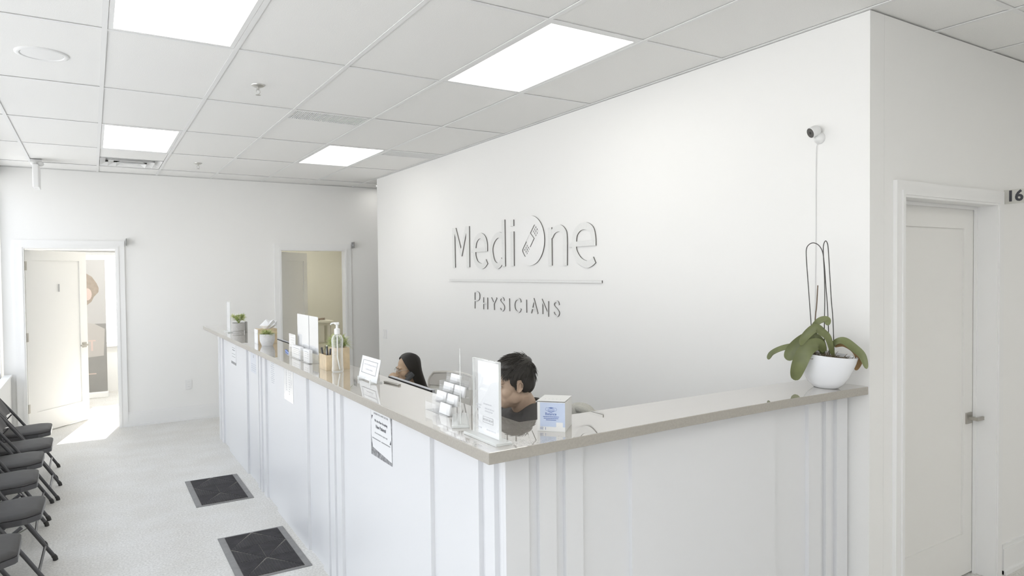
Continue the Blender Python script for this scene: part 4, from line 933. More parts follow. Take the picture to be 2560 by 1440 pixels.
oleaf([(1.945, 1.41), (1.959, 1.455), (1.994, 1.468), (2.029, 1.443), (2.066, 1.40), (2.082, 1.361)], 0.072, 2.955, 2.86, 'leaf', (-0.85, -0.5, 0.15))
oleaf([(1.94, 1.41), (1.95, 1.447), (1.979, 1.422), (2.004, 1.348), (2.033, 1.271)], 0.070, [2.945, 2.915, 2.868, 2.845, 2.85], 0, 'leaf', (-0.85, -0.5, 0.1))
oleaf([(1.91, 1.38), (1.91, 1.421), (1.916, 1.478), (1.934, 1.505), (1.953, 1.523), (1.979, 1.498), (1.994, 1.465), (1.99, 1.44)], 0.040, 2.975, 2.84, 'leaf', (-0.85, -0.5, 0.1))
oleaf([(1.965, 1.45), (1.979, 1.518), (1.959, 1.545), (1.928, 1.561), (1.90, 1.561), (1.894, 1.539)], 0.036, 2.93, 2.90, 'leaf', (-0.8, -0.4, 0.5))
oleaf([(1.92, 1.40), (1.91, 1.442), (1.883, 1.462), (1.853, 1.462), (1.811, 1.435), (1.773, 1.402), (1.754, 1.346)], 0.038, 2.965, 2.98, 'leaf', (-0.8, -0.4, 0.5))
oleaf([(1.915, 1.433), (1.875, 1.446), (1.829, 1.425), (1.813, 1.383), (1.837, 1.326)], 0.036, 2.99, 3.03, 'leafbrown', (-0.8, -0.4, 0.3), 'dry_leaf')
oleaf([(1.96, 1.39), (1.965, 1.43), (1.975, 1.455), (1.962, 1.475)], 0.045, 2.965, 2.93, 'leaf', (-1, 0.1, 0.2))
def wire(pts, x, nm, m_, r=0.0022): MB().tube(spline([(x - OX, p[0] - OY, p[1] - OZ) for p in pts], 4), r, 8).obj(nm, m_, t, True)
wire([(2.03, 1.380), (2.03, 1.479), (2.043, 1.647), (2.053, 1.772), (2.06, 1.866), (2.058, 1.904), (2.044, 1.922), (2.023, 1.929), (2.0, 1.921), (1.983, 1.904), (1.971, 1.876), (1.963, 1.815), (1.956, 1.723), (1.946, 1.601), (1.937, 1.38)], 2.98, 'support_hoop', 'hoop')
wire([(1.958, 1.38), (1.958, 1.527), (1.956, 1.65), (1.958, 1.772), (1.963, 1.864), (1.963, 1.913), (1.953, 1.935), (1.943, 1.924), (1.938, 1.893), (1.93, 1.772), (1.922, 1.651), (1.914, 1.56), (1.907, 1.38)], 2.972, 'support_hoop', 'hoop')
wire([(2.004, 1.38), (2.003, 1.524), (1.999, 1.586), (1.994, 1.624), (1.988, 1.723)], 2.965, 'flower_stem', 'twig', 0.0028)

# ------------------------------------------------------------------ floor mats
def floor_mat_obj(x0, x1, y0, y1, label, dx=0.0):
    t = thing('floor_mat', label, 'mat', ((x0 + x1) / 2, (y0 + y1) / 2, 0.0005), dx, 'dark ribbed floor mats'); a, c = (x1 - x0) / 2, (y1 - y0) / 2
    bd = 0.04
    MB().box(-a, a, -c, c, 0.0, 0.005).obj('border', 'matedge', t)
    MB().box(-a + bd, a - bd, -c + 0.02, c - 0.02, 0.005, 0.0065).obj('backing', 'matbase', t)
    b = MB(); A, Cc = a - bd, c - 0.02; nx, ny = 2, 3
    cw, chh = 2 * A / nx, 2 * Cc / ny
    for i in range(nx):
        for j in range(ny):
            cx0, cy0 = -A + cw * i, -Cc + chh * j
            for half in (0, 1):
                # each cell is split along a diagonal: transverse bars on one side, diagonal bars on the other
                flip = (i + j) % 2
                n = 11
                for k in range(n):
                    s0, s1 = (k + 0.08) / n, (k + 0.92) / n
                    if half == 0:
                        def P(u, v_): 
                            if flip: u = 1 - u
                            return (cx0 + cw * u, cy0 + chh * v_, 0)
                        # bars parallel to x in lower triangle v<u
                        q = [P(s0, 0.0), P(s0, s0 * .96), P(s1, s1 * .96), P(s1, 0.0)]
                        q = [P(s0, 0.01), P(s1, 0.01), P(s1, s1 * .95), P(s0, s0 * .95)]
                    else:
                        q = [P(0.01, 1 - s1), P(0.01, 1 - s0), P(max(0.01, (1 - s0) * .97 - .0), 1 - s0), P(max(0.01, (1 - s1) * .97), 1 - s1)] if False else [P(0.01, s0 + .03 * 0), P((s0) * .95, s0), P((s1) * .95, s1), P(0.01, s1)]
                    zs = [(p[0], p[1], 0.0066) for p in q] + [(p[0], p[1], 0.0090) for p in q]
                    b.add(zs, [(0, 1, 2, 3), (4, 5, 6, 7), (0, 1, 5, 4), (1, 2, 6, 5), (2, 3, 7, 6), (3, 0, 4, 7)])
    o = b.obj('ribs', 'matrib', t); o['kind'] = 'stuff'
floor_mat_obj(0.650, 1.075, 5.72, 6.49, 'farther dark ribbed mat in front of the white desk')
floor_mat_obj(0.690, 1.120, 4.18, 4.95, 'nearer dark ribbed mat at the bottom of the photo')

# ------------------------------------------------------------------ folding chairs along the window ledge
def make_chair(label):
    """local x forward (towards the aisle), origin on the floor below the front foot"""
    t = thing('folding_chair', label, 'chair', (0, 0, 0), 0, 'padded folding chairs along the windows'); hw = 0.225
    # seat cushion, tapered front corners
    def outline(ins, z, k=0.0):
        P = [(-0.425, -0.175), (-0.40, -0.195), (-0.09, -0.205), (-0.065, -0.198), (-0.008, -0.160), (0.0, -0.145), (0.0, 0.145), (-0.008, 0.160), (-0.065, 0.198), (-0.09, 0.205), (-0.40, 0.195), (-0.425, 0.175)]
        cx, cy = -0.21, 0
        return [(cx + (p[0] - cx) * (1 - ins / 0.21), cy + (p[1] - cy) * (1 - ins / 0.2), z + k * (p[0] + 0.21)) for p in P]
    MB().loft([outline(0.006, 0.376, .04), outline(0.0, 0.380, .04), outline(0.0, 0.410, .04), outline(0.003, 0.412, .04)]).obj('seat_pan', 'frame', t)
    MB().loft([outline(0.004, 0.4125, .04), outline(0.0, 0.416, .04), outline(0.001, 0.424, .04), outline(0.009, 0.433, .04), outline(0.03, 0.440, .04), outline(0.11, 0.444, .04)]).obj('seat', 'fabric', t, True)
    # side tubes: backrest upright down to the front foot
    def line(x0, z0, x1, z1, z): return x0 + (x1 - x0) * (z - z0) / (z1 - z0)
    A = (-0.475, 0.83); B = (0.035, 0.0)
    for s_ in (-1, 1):
        y = s_ * hw
        MB().tube(spline([(A[0], y * 0.93, A[1]), (-0.43, y, 0.74), (-0.215, y, 0.43), (B[0], y, 0.018)], 4), 0.0115, 10).obj('side_tube', 'frame', t, True)
        MB().tube([(B[0] - 0.009, y, 0.033), (B[0], y, 0.018), (B[0] + 0.003, y, 0.0)], [0.0135, 0.0145, 0.015], 10).obj('front_foot', 'rubber', t, True)
        MB().tube(spline([(-0.09, y * 0.95, 0.375), (-0.20, y * 0.95, 0.28), (-0.44, y * 0.95, 0.018)], 4), 0.0105, 10).obj('rear_leg', 'frame', t, True)
        MB().tube([(-0.432, y * 0.95, 0.03), (-0.448, y * 0.95, 0.0)], [0.013, 0.0145], 10).obj('rear_foot', 'rubber', t, True)
        MB().tube([(-0.395, y, 0.445), (-0.31, y, 0.545)], 0.006, 8).tube([(-0.395, y, 0.445), (-0.34, y * 0.97, 0.44)], 0.006, 8).obj('hinge_link', 'frame', t, True)
    MB().tube([(-0.015, -hw, 0.10), (-0.015, hw, 0.10)], 0.008, 8).obj('front_brace', 'frame', t, True)
    MB().tube([(-0.365, -hw * 0.95, 0.10), (-0.365, hw * 0.95, 0.10)], 0.008, 8).obj('rear_brace', 'frame', t, True)
    MB().tube([(-0.095, -hw, 0.235), (-0.35, -hw * 0.95, 0.12)], 0.004, 6).tube([(-0.095, hw, 0.235), (-0.35, hw * 0.95, 0.12)], 0.004, 6).obj('stay', 'alu', t, True)
    # back pad
    rings = []
    for z, hwid, off_ in ((0.575, 0.15, 0), (0.59, 0.19, 0), (0.64, 0.20, 0), (0.76, 0.20, 0), (0.83, 0.185, 0), (0.85, 0.13, 0)):
        x = -0.235 - (z - 0.43) * 0.60; r = []
        for k in range(9):
            u = -1 + 2 * k / 8; r.append((x - 0.028 + 0.03 * u * u + 0.022 * (1 if 0 < k < 8 else 0.2), hwid * u, z))
        for k in range(8, -1, -1):
            u = -1 + 2 * k / 8; r.append((x - 0.032 + 0.03 * u * u - 0.012 * (1 if 0 < k < 8 else 0), hwid * u, z - 0.004))
        rings.append(r)
    MB().loft(rings).obj('backrest', 'fabric', t, True)
    return t
ch = make_chair('folding chair farthest away in the row, nearest the open door')
ch.location = (-0.343, 7.45, 0)
for (x, y, rz, lb) in ((-0.308, 6.77, 0.0, 'second farthest padded folding chair in the row'), (-0.345, 6.26, 0.0, 'third padded folding chair counting from the open door'),
                       (-0.345, 5.68, 0.03, 'third padded folding chair counting from the nearest'), (-0.277, 4.94, -0.02, 'second nearest padded folding chair, its whole seat front in view'),
                       (-0.345, 4.27, 0.02, 'nearest padded folding chair, cut off by the bottom left corner')):
    dup(ch, (x, y, 0), rz, lb)

# ------------------------------------------------------------------ people
def cap(b, p0, p1, r0, r1, n=14):
    p0, p1 = Vector(p0), Vector(p1); pts = [p0.lerp(p1, k / 4) for k in range(5)]
    b.tube(pts, [r0 + (r1 - r0) * k / 4 for k in range(5)], n); b.ell(p0, (r0, r0, r0), 12, 8); b.ell(p1, (r1, r1, r1), 12, 8)
def limb(b, pts, rs):
    for i in range(len(pts) - 1): cap(b, pts[i], pts[i + 1], rs[i], rs[i + 1])
def blob(name, b, vox, m_, parent, smooth=4, mtx=None):
    """fuse overlapping closed shapes into one continuous surface"""
    me = bpy.data.meshes.new('tmp'); me.from_pydata(b.v, [], b.f)
    bm = bmesh.new(); bm.from_mesh(me); bmesh.ops.recalc_face_normals(bm, faces=bm.faces); bm.to_mesh(me); bm.free()
    o = bpy.data.objects.new('tmp', me); C.objects.link(o)
    md = o.modifiers.new('r', 'REMESH'); md.mode = 'VOXEL'; md.voxel_size = vox; md.use_smooth_shade = True
    if smooth:
        sm = o.modifiers.new('s', 'SMOOTH'); sm.iterations = smooth; sm.factor = 0.5
    m2 = bpy.data.meshes.new_from_object(o.evaluated_get(bpy.context.evaluated_depsgraph_get()))
    bpy.data.objects.remove(o); bpy.data.meshes.remove(me)
    m2.materials.clear(); m2.materials.append(MT[m_]); m2.polygons.foreach_set('use_smooth', [True] * len(m2.polygons)); m2.name = name
    if mtx is not None: m2.transform(mtx)
    r = bpy.data.objects.new(name, m2); C.objects.link(r); r.parent = parent; return r
def head_shapes(b, female=False):
    k = 0.94 if female else 1.0
    b.ell((-0.014, 0, 0.045), (0.094 * k, 0.075 * k, 0.085 if not female else 0.073), 24, 16)
    b.ell((0.030, 0, 0.0), (0.058, 0.062 * k, 0.085), 20, 14)
    b.ell((0.034, 0, -0.064), (0.056, 0.050 * k, 0.044), 20, 12); b.ell((0.022, 0, -0.030), (0.066, 0.061 * k, 0.080), 20, 14); b.ell((0.0, 0, -0.03), (0.055, 0.058 * k, 0.065), 20, 14)
    b.ell((0.060, 0, -0.086), (0.028, 0.030, 0.024), 14, 10)
    for s_ in (-1, 1):
        b.ell((0.046, s_ * 0.036 * k, -0.025), (0.034, 0.026, 0.036)); b.ell((0.020, s_ * 0.042 * k, -0.045), (0.048, 0.020, 0.044)); b.ell((0.074, s_ * 0.026, 0.030), (0.018, 0.028, 0.010))
        b.ell((0.098, s_ * 0.011, -0.032), (0.010, 0.009, 0.007)); b.ell((0.018, s_ * 0.050 * k, -0.050), (0.040, 0.014, 0.034))
        b.ell((0.0735, s_ * 0.031, 0.0135), (0.012, 0.0165, 0.0085))
        # ear: rim, disc and lobe
        c = Vector((-0.008, s_ * 0.076 * k, -0.002)); R_ = Matrix.Rotation(s_ * -0.35, 3, 'Z')
        rim = [c + R_ @ Vector((0.0145 * math.cos(a) - 0.006 * math.sin(a), s_ * (0.004 + 0.003 * (1 - math.cos(a)) * 0.5), 0.0255 * math.sin(a) + 0.004)) for a in [2 * PI * q / 14 for q in range(14)]]
        b.tube([tuple(p) for p in rim], 0.0042, 8, closed=True)
        b.ell(c + R_ @ Vector((0.0, -s_ * 0.003, 0.002)), (0.013, 0.0035, 0.023)); b.ell(c + R_ @ Vector((0.006, s_ * 0.001, -0.023)), (0.007, 0.0045, 0.008))
        b.ell(c + R_ @ Vector((0.013, s_ * 0.002, -0.004)), (0.004, 0.004, 0.007))
    cap(b, (0.086, 0, 0.024), (0.107, 0, -0.020), 0.0085, 0.0105, 10); b.ell((0.109, 0, -0.024), (0.012, 0.012, 0.010))
    b.ell((0.085, 0, -0.050), (0.014, 0.024, 0.012)); b.ell((0.082, 0, -0.068), (0.012, 0.02, 0.012))
def hand(b, wrist, aim, palm_n, curl, L=0.18, sc=1.0, thumb=1):
    """palm plus five bent fingers; aim = direction of the fingers, palm_n = palm normal, thumb side = aim x palm_n * thumb"""
    a = Vector(aim).normalized(); n = Vector(palm_n); n = (n - a * n.dot(a)).normalized(); s_ = a.cross(n).normalized() * thumb; w0 = Vector(wrist)
    for q in (-0.026, -0.009, 0.009, 0.026): cap(b, w0 + s_ * q * 0.6 * sc, w0 + a * 0.085 * sc + s_ * q * sc, 0.014 * sc, 0.0115 * sc, 10)
    for q, fl in ((0.030, 0.070), (0.010, 0.078), (-0.010, 0.073), (-0.029, 0.058)):
        p = w0 + a * 0.088 * sc + s_ * q * sc; d = a.copy(); ang = curl
        for j, (f_, r0, r1) in enumerate(((0.45, 0.0088, 0.0082), (0.32, 0.0082, 0.0074), (0.23, 0.0074, 0.0062))):
            d = (Quaternion(s_ * thumb, ang * (0.8 if j == 0 else 1.0)) @ d) if True else d
            # bend towards the palm normal
            d = d.normalized(); p2 = p + d * fl * f_ * sc; cap(b, p, p2, r0 * sc, r1 * sc, 10); p = p2
    p = w0 + a * 0.025 * sc + s_ * 0.028 * sc; d = (a * 0.7 + s_ * 0.7 + n * 0.25).normalized()
    p2 = p + d * 0.040 * sc; cap(b, p, p2, 0.0125 * sc, 0.0105 * sc, 10); d = (a * 0.95 + s_ * 0.1 + n * 0.35).normalized(); cap(b, p2, p2 + d * 0.033 * sc, 0.0105 * sc, 0.008 * sc, 10)

def person(label, hc, fdir, pitch_, turn, seat_z, pelvis, skin, female, armL, armR, shirt, hair_fn, extras, hs=1.0):
    """hc head centre (world), fdir heading of the body, turn/pitch_ of the head; armL/armR = elbow, wrist, finger aim, palm normal, curl (world)"""
    yaw_ = math.atan2(fdir[1], fdir[0])
    t = thing('person', label, 'person', (pelvis[0], pelvis[1], 0), yaw_)
    Wi = (Matrix.Translation((pelvis[0], pelvis[1], 0)) @ Matrix.Rotation(yaw_, 4, 'Z')).inverted()
    L = lambda p: Wi @ Vector(p); Ld = lambda d: (Wi.to_3x3() @ Vector(d))
    H = Wi @ Matrix.Translation(hc) @ Matrix.Rotation(yaw_ + turn, 4, 'Z') @ Matrix.Rotation(pitch_, 4, 'Y') @ Matrix.Scale(hs, 4)
    k = 0.90 if female else 1.0; h = L(hc); f = Vector((1, 0, 0))
    b = MB(); b.m = H; head_shapes(b, female)
    if female is False: pass
    b.m = Matrix()
    nk0 = H @ Vector((-0.022, 0, -0.055)); sh = Vector((h.x - 0.060, 0, h.z - 0.128)) if not female else Vector((h.x - 0.085, 0, h.z - 0.20))
    nb = Vector((sh.x + 0.005, h.y * 0.6, sh.z + 0.03)); cap(b, nk0, nb, 0.052 * k, 0.060 * k, 20)
    # torso
    pv = Vector((0, 0, seat_z + 0.10)); ch = pv.lerp(sh, 0.68); ws = pv.lerp(sh, 0.32); hw = 0.185 * k
    def torso(b, g):
        b.ell(pv, (0.125 * k + g, 0.165 * k + g, 0.11), 20, 12); b.ell(ws, (0.105 * k + g, 0.145 * k + g, 0.16), 20, 12); b.ell(ch, (0.115 * k + g, 0.165 * k + g, 0.17), 20, 12)
        b.ell(sh + Vector((0, 0, -0.055)), (0.085 * k + g, 0.165 * k + g, 0.062 + g), 20, 12)
        for s_ in (-1, 1): cap(b, nb + Vector((-0.012, s_ * 0.045, -0.03)), sh + Vector((0, s_ * hw, -0.045)), 0.036 + g, 0.046 + g)
    torso(b, -0.006)
    arms = []
    for s_, (el, wr, aim, pn_, curl) in ((1, armL), (-1, armR)):
        shd = sh + Vector((0.0, s_ * hw, -0.05)); el, wr = L(el), L(wr); arms.append((s_, shd, el, wr))
        limb(b, [shd, shd.lerp(el, 0.5), el], [0.046 * k, 0.042 * k, 0.036 * k]); limb(b, [el, el.lerp(wr, 0.35), wr], [0.036 * k, 0.037 * k, 0.024 * k])
        hand(b, wr, Ld(aim), Ld(pn_), curl, sc=0.95 * k, thumb=s_)
    # legs: thighs forward, shins down, feet on the floor or foot ring
    fz = max(0.0, seat_z - 0.44)
    for s_ in (-1, 1):
        hp = Vector((0.02, s_ * 0.085, seat_z + 0.075)); kn = Vector((0.42 * k, s_ * 0.11, seat_z + 0.055)); an = Vector((0.31 * k, s_ * 0.11, fz + 0.085)); to = an + Vector((0.15, 0, -0.055))
        limb(b, [hp, hp.lerp(kn, 0.5), kn], [0.080 * k, 0.070 * k, 0.052 * k]); limb(b, [kn, kn.lerp(an, 0.35), an], [0.052 * k, 0.053 * k, 0.036 * k])
        b.ell(an + Vector((0.06, 0, -0.05)), (0.13 * k, 0.045 * k, 0.034), 16, 10)
    body = blob('body', b, 0.0036, skin, t, 6)
    # clothes
    b = MB(); torso(b, 0.010)
    nr = 0.062 * k
    for s_, shd, el, wr in arms:
        if shirt == 'short': e2 = shd.lerp(el, 0.72); limb(b, [shd, shd.lerp(e2, 0.5), e2], [0.060 * k, 0.060 * k, 0.058 * k])
        else: limb(b, [shd, shd.lerp(el, 0.5), el], [0.058 * k, 0.053 * k, 0.048 * k]); limb(b, [el, el.lerp(wr, 0.5), el.lerp(wr, 0.9)], [0.048 * k, 0.045 * k, 0.035 * k])
    ring = [tuple(nb + Vector((-0.004 + 0.070 * k * math.cos(a), 0.066 * k * math.sin(a), -0.012 - 0.030 * math.cos(a)))) for a in [2 * PI * q / 24 for q in range(24)]]
    b.tube(ring, 0.0105, 8, closed=True)
    blob('tshirt' if shirt == 'short' else 'sweater', b, 0.006, 'tee', t, 6)
    b = MB(); b.ell(pv + Vector((0.0, 0, -0.01)), (0.140 * k, 0.178 * k, 0.100), 20, 12)
    for s_ in (-1, 1):
        hp = Vector((0.02, s_ * 0.085, seat_z + 0.078)); kn = Vector((0.42 * k, s_ * 0.11, seat_z + 0.058)); an = Vector((0.31 * k, s_ * 0.11, fz + 0.13))
        limb(b, [hp, hp.lerp(kn, 0.5), kn], [0.092 * k, 0.082 * k, 0.066 * k]); limb(b, [kn, an], [0.066 * k, 0.055 * k])
    blob('trousers', b, 0.010, 'denim', t, 3)
    for s_ in (-1, 1):
        an = Vector((0.31 * k, s_ * 0.11, fz + 0.085)); b = MB()
        b.ell(an + Vector((0.065, 0, -0.048)), (0.150 * k, 0.054 * k, 0.036), 18, 10); b.ell(an + Vector((-0.01, 0, -0.02)), (0.055 * k, 0.046 * k, 0.05), 14, 8)
        blob('shoe', b, 0.008, 'blackplastic', t, 2)
    # eyes, brows, lips
    for s_ in (-1, 1):
        b = MB(); b.m = H
        b.prism([(0.0, -0.0), (0.006, 0.0022), (0.012, 0.0028), (0.019, 0.0018), (0.024, -0.001), (0.018, -0.0036), (0.010, -0.0042), (0.004, -0.003)], 0.0, 0.001, 'XY') if False else None
        b.ell((0.0782, s_ * 0.0315, 0.0115), (0.0078, 0.0125, 0.0042), 14, 8); e_ = b.obj('eye', 'eyew', t, True)
        b = MB(); b.m = H; b.ell((0.0832, s_ * 0.0315, 0.0112), (0.0032, 0.0048, 0.0038), 12, 8); b.obj('iris', 'ink', e_, True)
        b = MB(); b.m = H
        b.tube([(0.0855, s_ * 0.019, 0.0145), (0.0862, s_ * 0.031, 0.0168), (0.0800, s_ * 0.043, 0.0140), (0.0745, s_ * 0.048, 0.0115)], [0.0007, 0.0011, 0.0011, 0.0005], 6); b.obj('eyelash', 'hair', t, True)
        b = MB(); b.m = H; b.tube([(0.0925, s_ * 0.012, 0.030), (0.0915, s_ * 0.024, 0.0345), (0.0850, s_ * 0.038, 0.0345), (0.0750, s_ * 0.049, 0.030)], [0.0016, 0.0025, 0.0022, 0.0006], 6, sx=1.3); b.obj('eyebrow', 'hair', t, True)
    b = MB(); b.m = H; b.ell((0.0925, 0, -0.0525), (0.0065, 0.021, 0.0036)); b.ell((0.0900, 0, -0.0610), (0.0070, 0.018, 0.0044)); b.obj('lips', 'lips', t, True)
    hair_fn(t, H); extras(t, H)
    return t

def strands(b, roots, n):
    for (p, d, L, r, dr) in roots:
        p = Vector(p); d = Vector(d).normalized(); pts = []; rs = []
        for i in range(5):
            s_ = i / 4; pts.append(p + d * L * s_ + Vector(dr) * s_ * s_); rs.append(r * (1 - 0.85 * s_))
        b.tube(pts, rs, 4)
def hair_man(t, H):
    b = MB()
    b.ell((-0.022, 0, 0.062), (0.096, 0.080, 0.083), 24, 16); b.ell((-0.060, 0, 0.020), (0.052, 0.070, 0.072), 20, 14); b.ell((0.025, 0, 0.105), (0.062, 0.066, 0.040), 20, 12)
    b.ell((-0.030, 0, 0.115), (0.075, 0.066, 0.038), 20, 12)
    for s_ in (-1, 1):
        b.ell((0.018, s_ * 0.066, 0.034), (0.022, 0.0085, 0.030)); b.ell((0.012, s_ * 0.069, 0.004), (0.0075, 0.004, 0.022)); b.ell((-0.04, s_ * 0.062, 0.015), (0.035, 0.015, 0.05))
    o = blob('hair', b, 0.0035, 'hair', t, 3, H)
    b = MB(); b.m = H; r = random.Random(5); roots = []
    crown = Vector((-0.080, 0.01, 0.105))
    for k in range(2800):
        a = r.uniform(0, 2 * PI); el = r.uniform(0.30, 1.5) if math.cos(a) > -0.2 else r.uniform(-0.75, 1.5)
        n = Vector((math.cos(a) * math.cos(el), math.sin(a) * math.cos(el), math.sin(el)))
        p = Vector((-0.020 if n.x < 0 else -0.012, 0, 0.066 if el > 0 else 0.058)) + Vector((n.x * 0.092, n.y * 0.077, n.z * 0.082))
        fl = p - crown; fl = fl - n * fl.dot(n); fl = fl.normalized() if fl.length > 1e-4 else Vector((1, 0, 0))
        fl = (fl + Vector((r.uniform(-.35, .35), r.uniform(-.35, .35), r.uniform(-.1, .3)))).normalized()
        top_ = el > 0.75
        roots.append((p, fl + n * (r.uniform(0.15, 0.55) if top_ else r.uniform(0.08, 0.30)), r.uniform(0.035, 0.062) if top_ else r.uniform(0.018, 0.036), 0.0021, -n * (0.012 if top_ else 0.003) + Vector((0, 0, -0.010))))
    for k in range(150):   # fringe and side pieces falling over the temple
        y = r.uniform(-0.068, 0.068); p = (0.058 - abs(y) * 0.5, y, 0.110 - abs(y) * 0.35)
        roots.append((p, (0.62, y * 4, 0.05), r.uniform(0.032, 0.050), 0.0034, (0.010, y * 0.08, -0.042)))
    for s_ in (-1, 1):
        for k in range(110):
            x = r.uniform(-0.03, 0.055); roots.append(((x, s_ * (0.069 - max(0, x) * 0.18), 0.085), (0.25, s_ * 0.55, -0.35), r.uniform(0.030, 0.05), 0.0034, (0.008, -s_ * 0.012, -0.018)))
    for k in range(120):   # tuft at the back of the crown
        y = r.uniform(-0.05, 0.05); roots.append(((-0.080, y, 0.085 + r.uniform(-.03, .02)), (-0.9, y * 3, 0.15), r.uniform(0.015, 0.028), 0.003, (0.0, 0, -0.020)))
    strands(b, roots, 0); o2 = b.obj('hair_strands', 'hair', t, True, fix=False); o2['kind'] = 'stuff'
def hair_woman(t, H):
    b = MB(); 
    b.ell((-0.026, 0, 0.052), (0.088, 0.077, 0.074), 24, 16)
    for y in (-0.040, -0.02, 0.0, 0.02, 0.040):
        limb(b, [(-0.034, y, 0.050), (-0.050, y * 1.05, -0.06), (-0.066, y * 1.12, -0.17), (-0.088, y * 1.2, -0.28), (-0.108, y * 1.25, -0.40)], [0.042, 0.044, 0.044, 0.043, 0.038])
    blob('hair', b, 0.004, 'hair', t, 14, H)
    b = MB(); b.m = H; r = random.Random(9)
    for k in range(760):
        s_ = 1 if k % 2 else -1; q = (k // 2) / 380.0; xs_ = -0.116 + 0.156 * q ** 0.8; e_ = math.sqrt(max(0.0, 1 - ((xs_ + 0.022) / 0.099) ** 2)) if xs_ > -0.119 else 0.0
        j = r.uniform(-0.002, 0.002); front = max(0.0, (xs_ - 0.015) / 0.035)
        pts = [(xs_ * 0.92 + 0.002, s_ * 0.002, 0.054 + 0.078 * e_), (xs_ * 0.98, s_ * (0.050 * e_ + 0.006), 0.050 + 0.070 * e_ * (1 - 0.12 * front)),
               (xs_ * 0.93 - 0.006 - 0.004 * front, s_ * (0.083 * e_ ** 0.8 + 0.002) + j, 0.045), (xs_ * 0.72 - 0.022 - 0.012 * front, s_ * (0.087 * e_ ** 0.6) + j, -0.035),
               (xs_ * 0.60 - 0.044, s_ * (0.090 * e_ ** 0.5) + j, -0.14), (xs_ * 0.52 - 0.070, s_ * (0.094 * e_ ** 0.5) + j, -0.26), (xs_ * 0.45 - 0.098, s_ * (0.092 * e_ ** 0.5) + j, -0.39 - r.uniform(0, 0.03))]
        b.tube(spline(pts, 3), 0.0034, 4)
    o = b.obj('hair_strands', 'hair', t, True, fix=False); o['kind'] = 'stuff'
def glasses(t, H):
    g = MB(); g.m = H
    for s_ in (-1, 1):
        ring = [(0.0985 - 0.004 * abs(math.cos(a)) * 0, s_ * (0.032 + 0.024 * math.cos(a)), 0.008 + 0.021 * math.sin(a)) for a in [2 * PI * q / 24 for q in range(24)]]
        g.tube(ring, 0.0011, 6, closed=True); g.tube([(0.0985, s_ * 0.056, 0.014), (0.085, s_ * 0.068, 0.014), (0.0, s_ * 0.076, 0.012)], 0.0012, 6)
    g.tube([(0.0985, -0.009, 0.012), (0.102, 0, 0.014), (0.0985, 0.009, 0.012)], 0.0011, 6); o = g.obj('glasses', 'alu', t, True)
    for s_ in (-1, 1):
        g = MB(); g.m = H; g.prism([(s_ * (0.032 + 0.0232 * math.cos(a)), 0.008 + 0.0202 * math.sin(a)) for a in [2 * PI * q / 24 for q in range(24)]], 0.0983, 0.0991, 'YZ'); g.obj('lens', 'lens', o)

HM = (1.647, 2.640, 1.279)
man = person('seated person with short black hair and charcoal t-shirt, face behind the sign holder', HM, (-0.985, 0.17), 0.10, math.radians(-7), 0.555, (1.91, 2.66), 'skinm', False,
    ((1.66, 2.36, 0.84), (1.44, 2.44, 0.80), (-1, 0.3, 0), (0, 0, -1), 0.3), ((1.66, 2.86, 0.84), (1.46, 2.78, 0.80), (-1, -0.3, 0), (0, 0, -1), 0.3), 'short', hair_man, lambda t, H: None, 0.90)
HW = (1.988, 4.692, 1.088)
woman = person('seated person with long black hair and clear glasses holding a phone', HW, (-0.99, 0.09), 0.20, 0.0, 0.42, (2.22, 4.66), 'skinw', True,
    ((1.99, 4.40, 0.80), (1.885, 4.545, 0.93), (-0.15, 0.35, 0.75), (0.3, 0.5, 0), 0.45), ((1.83, 4.88, 0.80), (1.850, 4.748, 0.966), (0.15, -0.35, 0.85), (0.9, -0.2, 0.1), 0.7), 'long', hair_woman, glasses, 0.87)
# the handset she holds
b = MB(); hp0, hp1 = Vector((1.885, 4.600, 0.975)), Vector((1.965, 4.598, 1.050)); dd = (hp1 - hp0).normalized()
t = thing('telephone_handset', 'dark grey telephone handset held at the ear of the woman', 'phone', tuple(hp0))
P = [Vector((0, 0, 0)) - dd * 0.05, Vector((0, -0.012, 0)) , dd * 0.06 + Vector((0, -0.014, 0)), dd * 0.118]
MB().tube(spline([tuple(p) for p in P], 5), 0.017, 12, sx=1.35).obj('handle', 'greyplastic', t, True)
b = MB(); b.m = Matrix.Translation(dd * 0.110 + Vector((0, 0.006, 0))) @ dd.to_track_quat('Z', 'Y').to_matrix().to_4x4(); b.rbox(-0.028, 0.028, -0.02, 0.02, -0.026, 0.026, 0.009).obj('earpiece', 'greyplastic', t, True)
b = MB(); b.m = Matrix.Translation(-dd * 0.055 + Vector((0, 0.008, 0))) @ dd.to_track_quat('Z', 'Y').to_matrix().to_4x4(); b.rbox(-0.026, 0.026, -0.018, 0.018, -0.022, 0.022, 0.009).obj('mouthpiece', 'greyplastic', t, True)

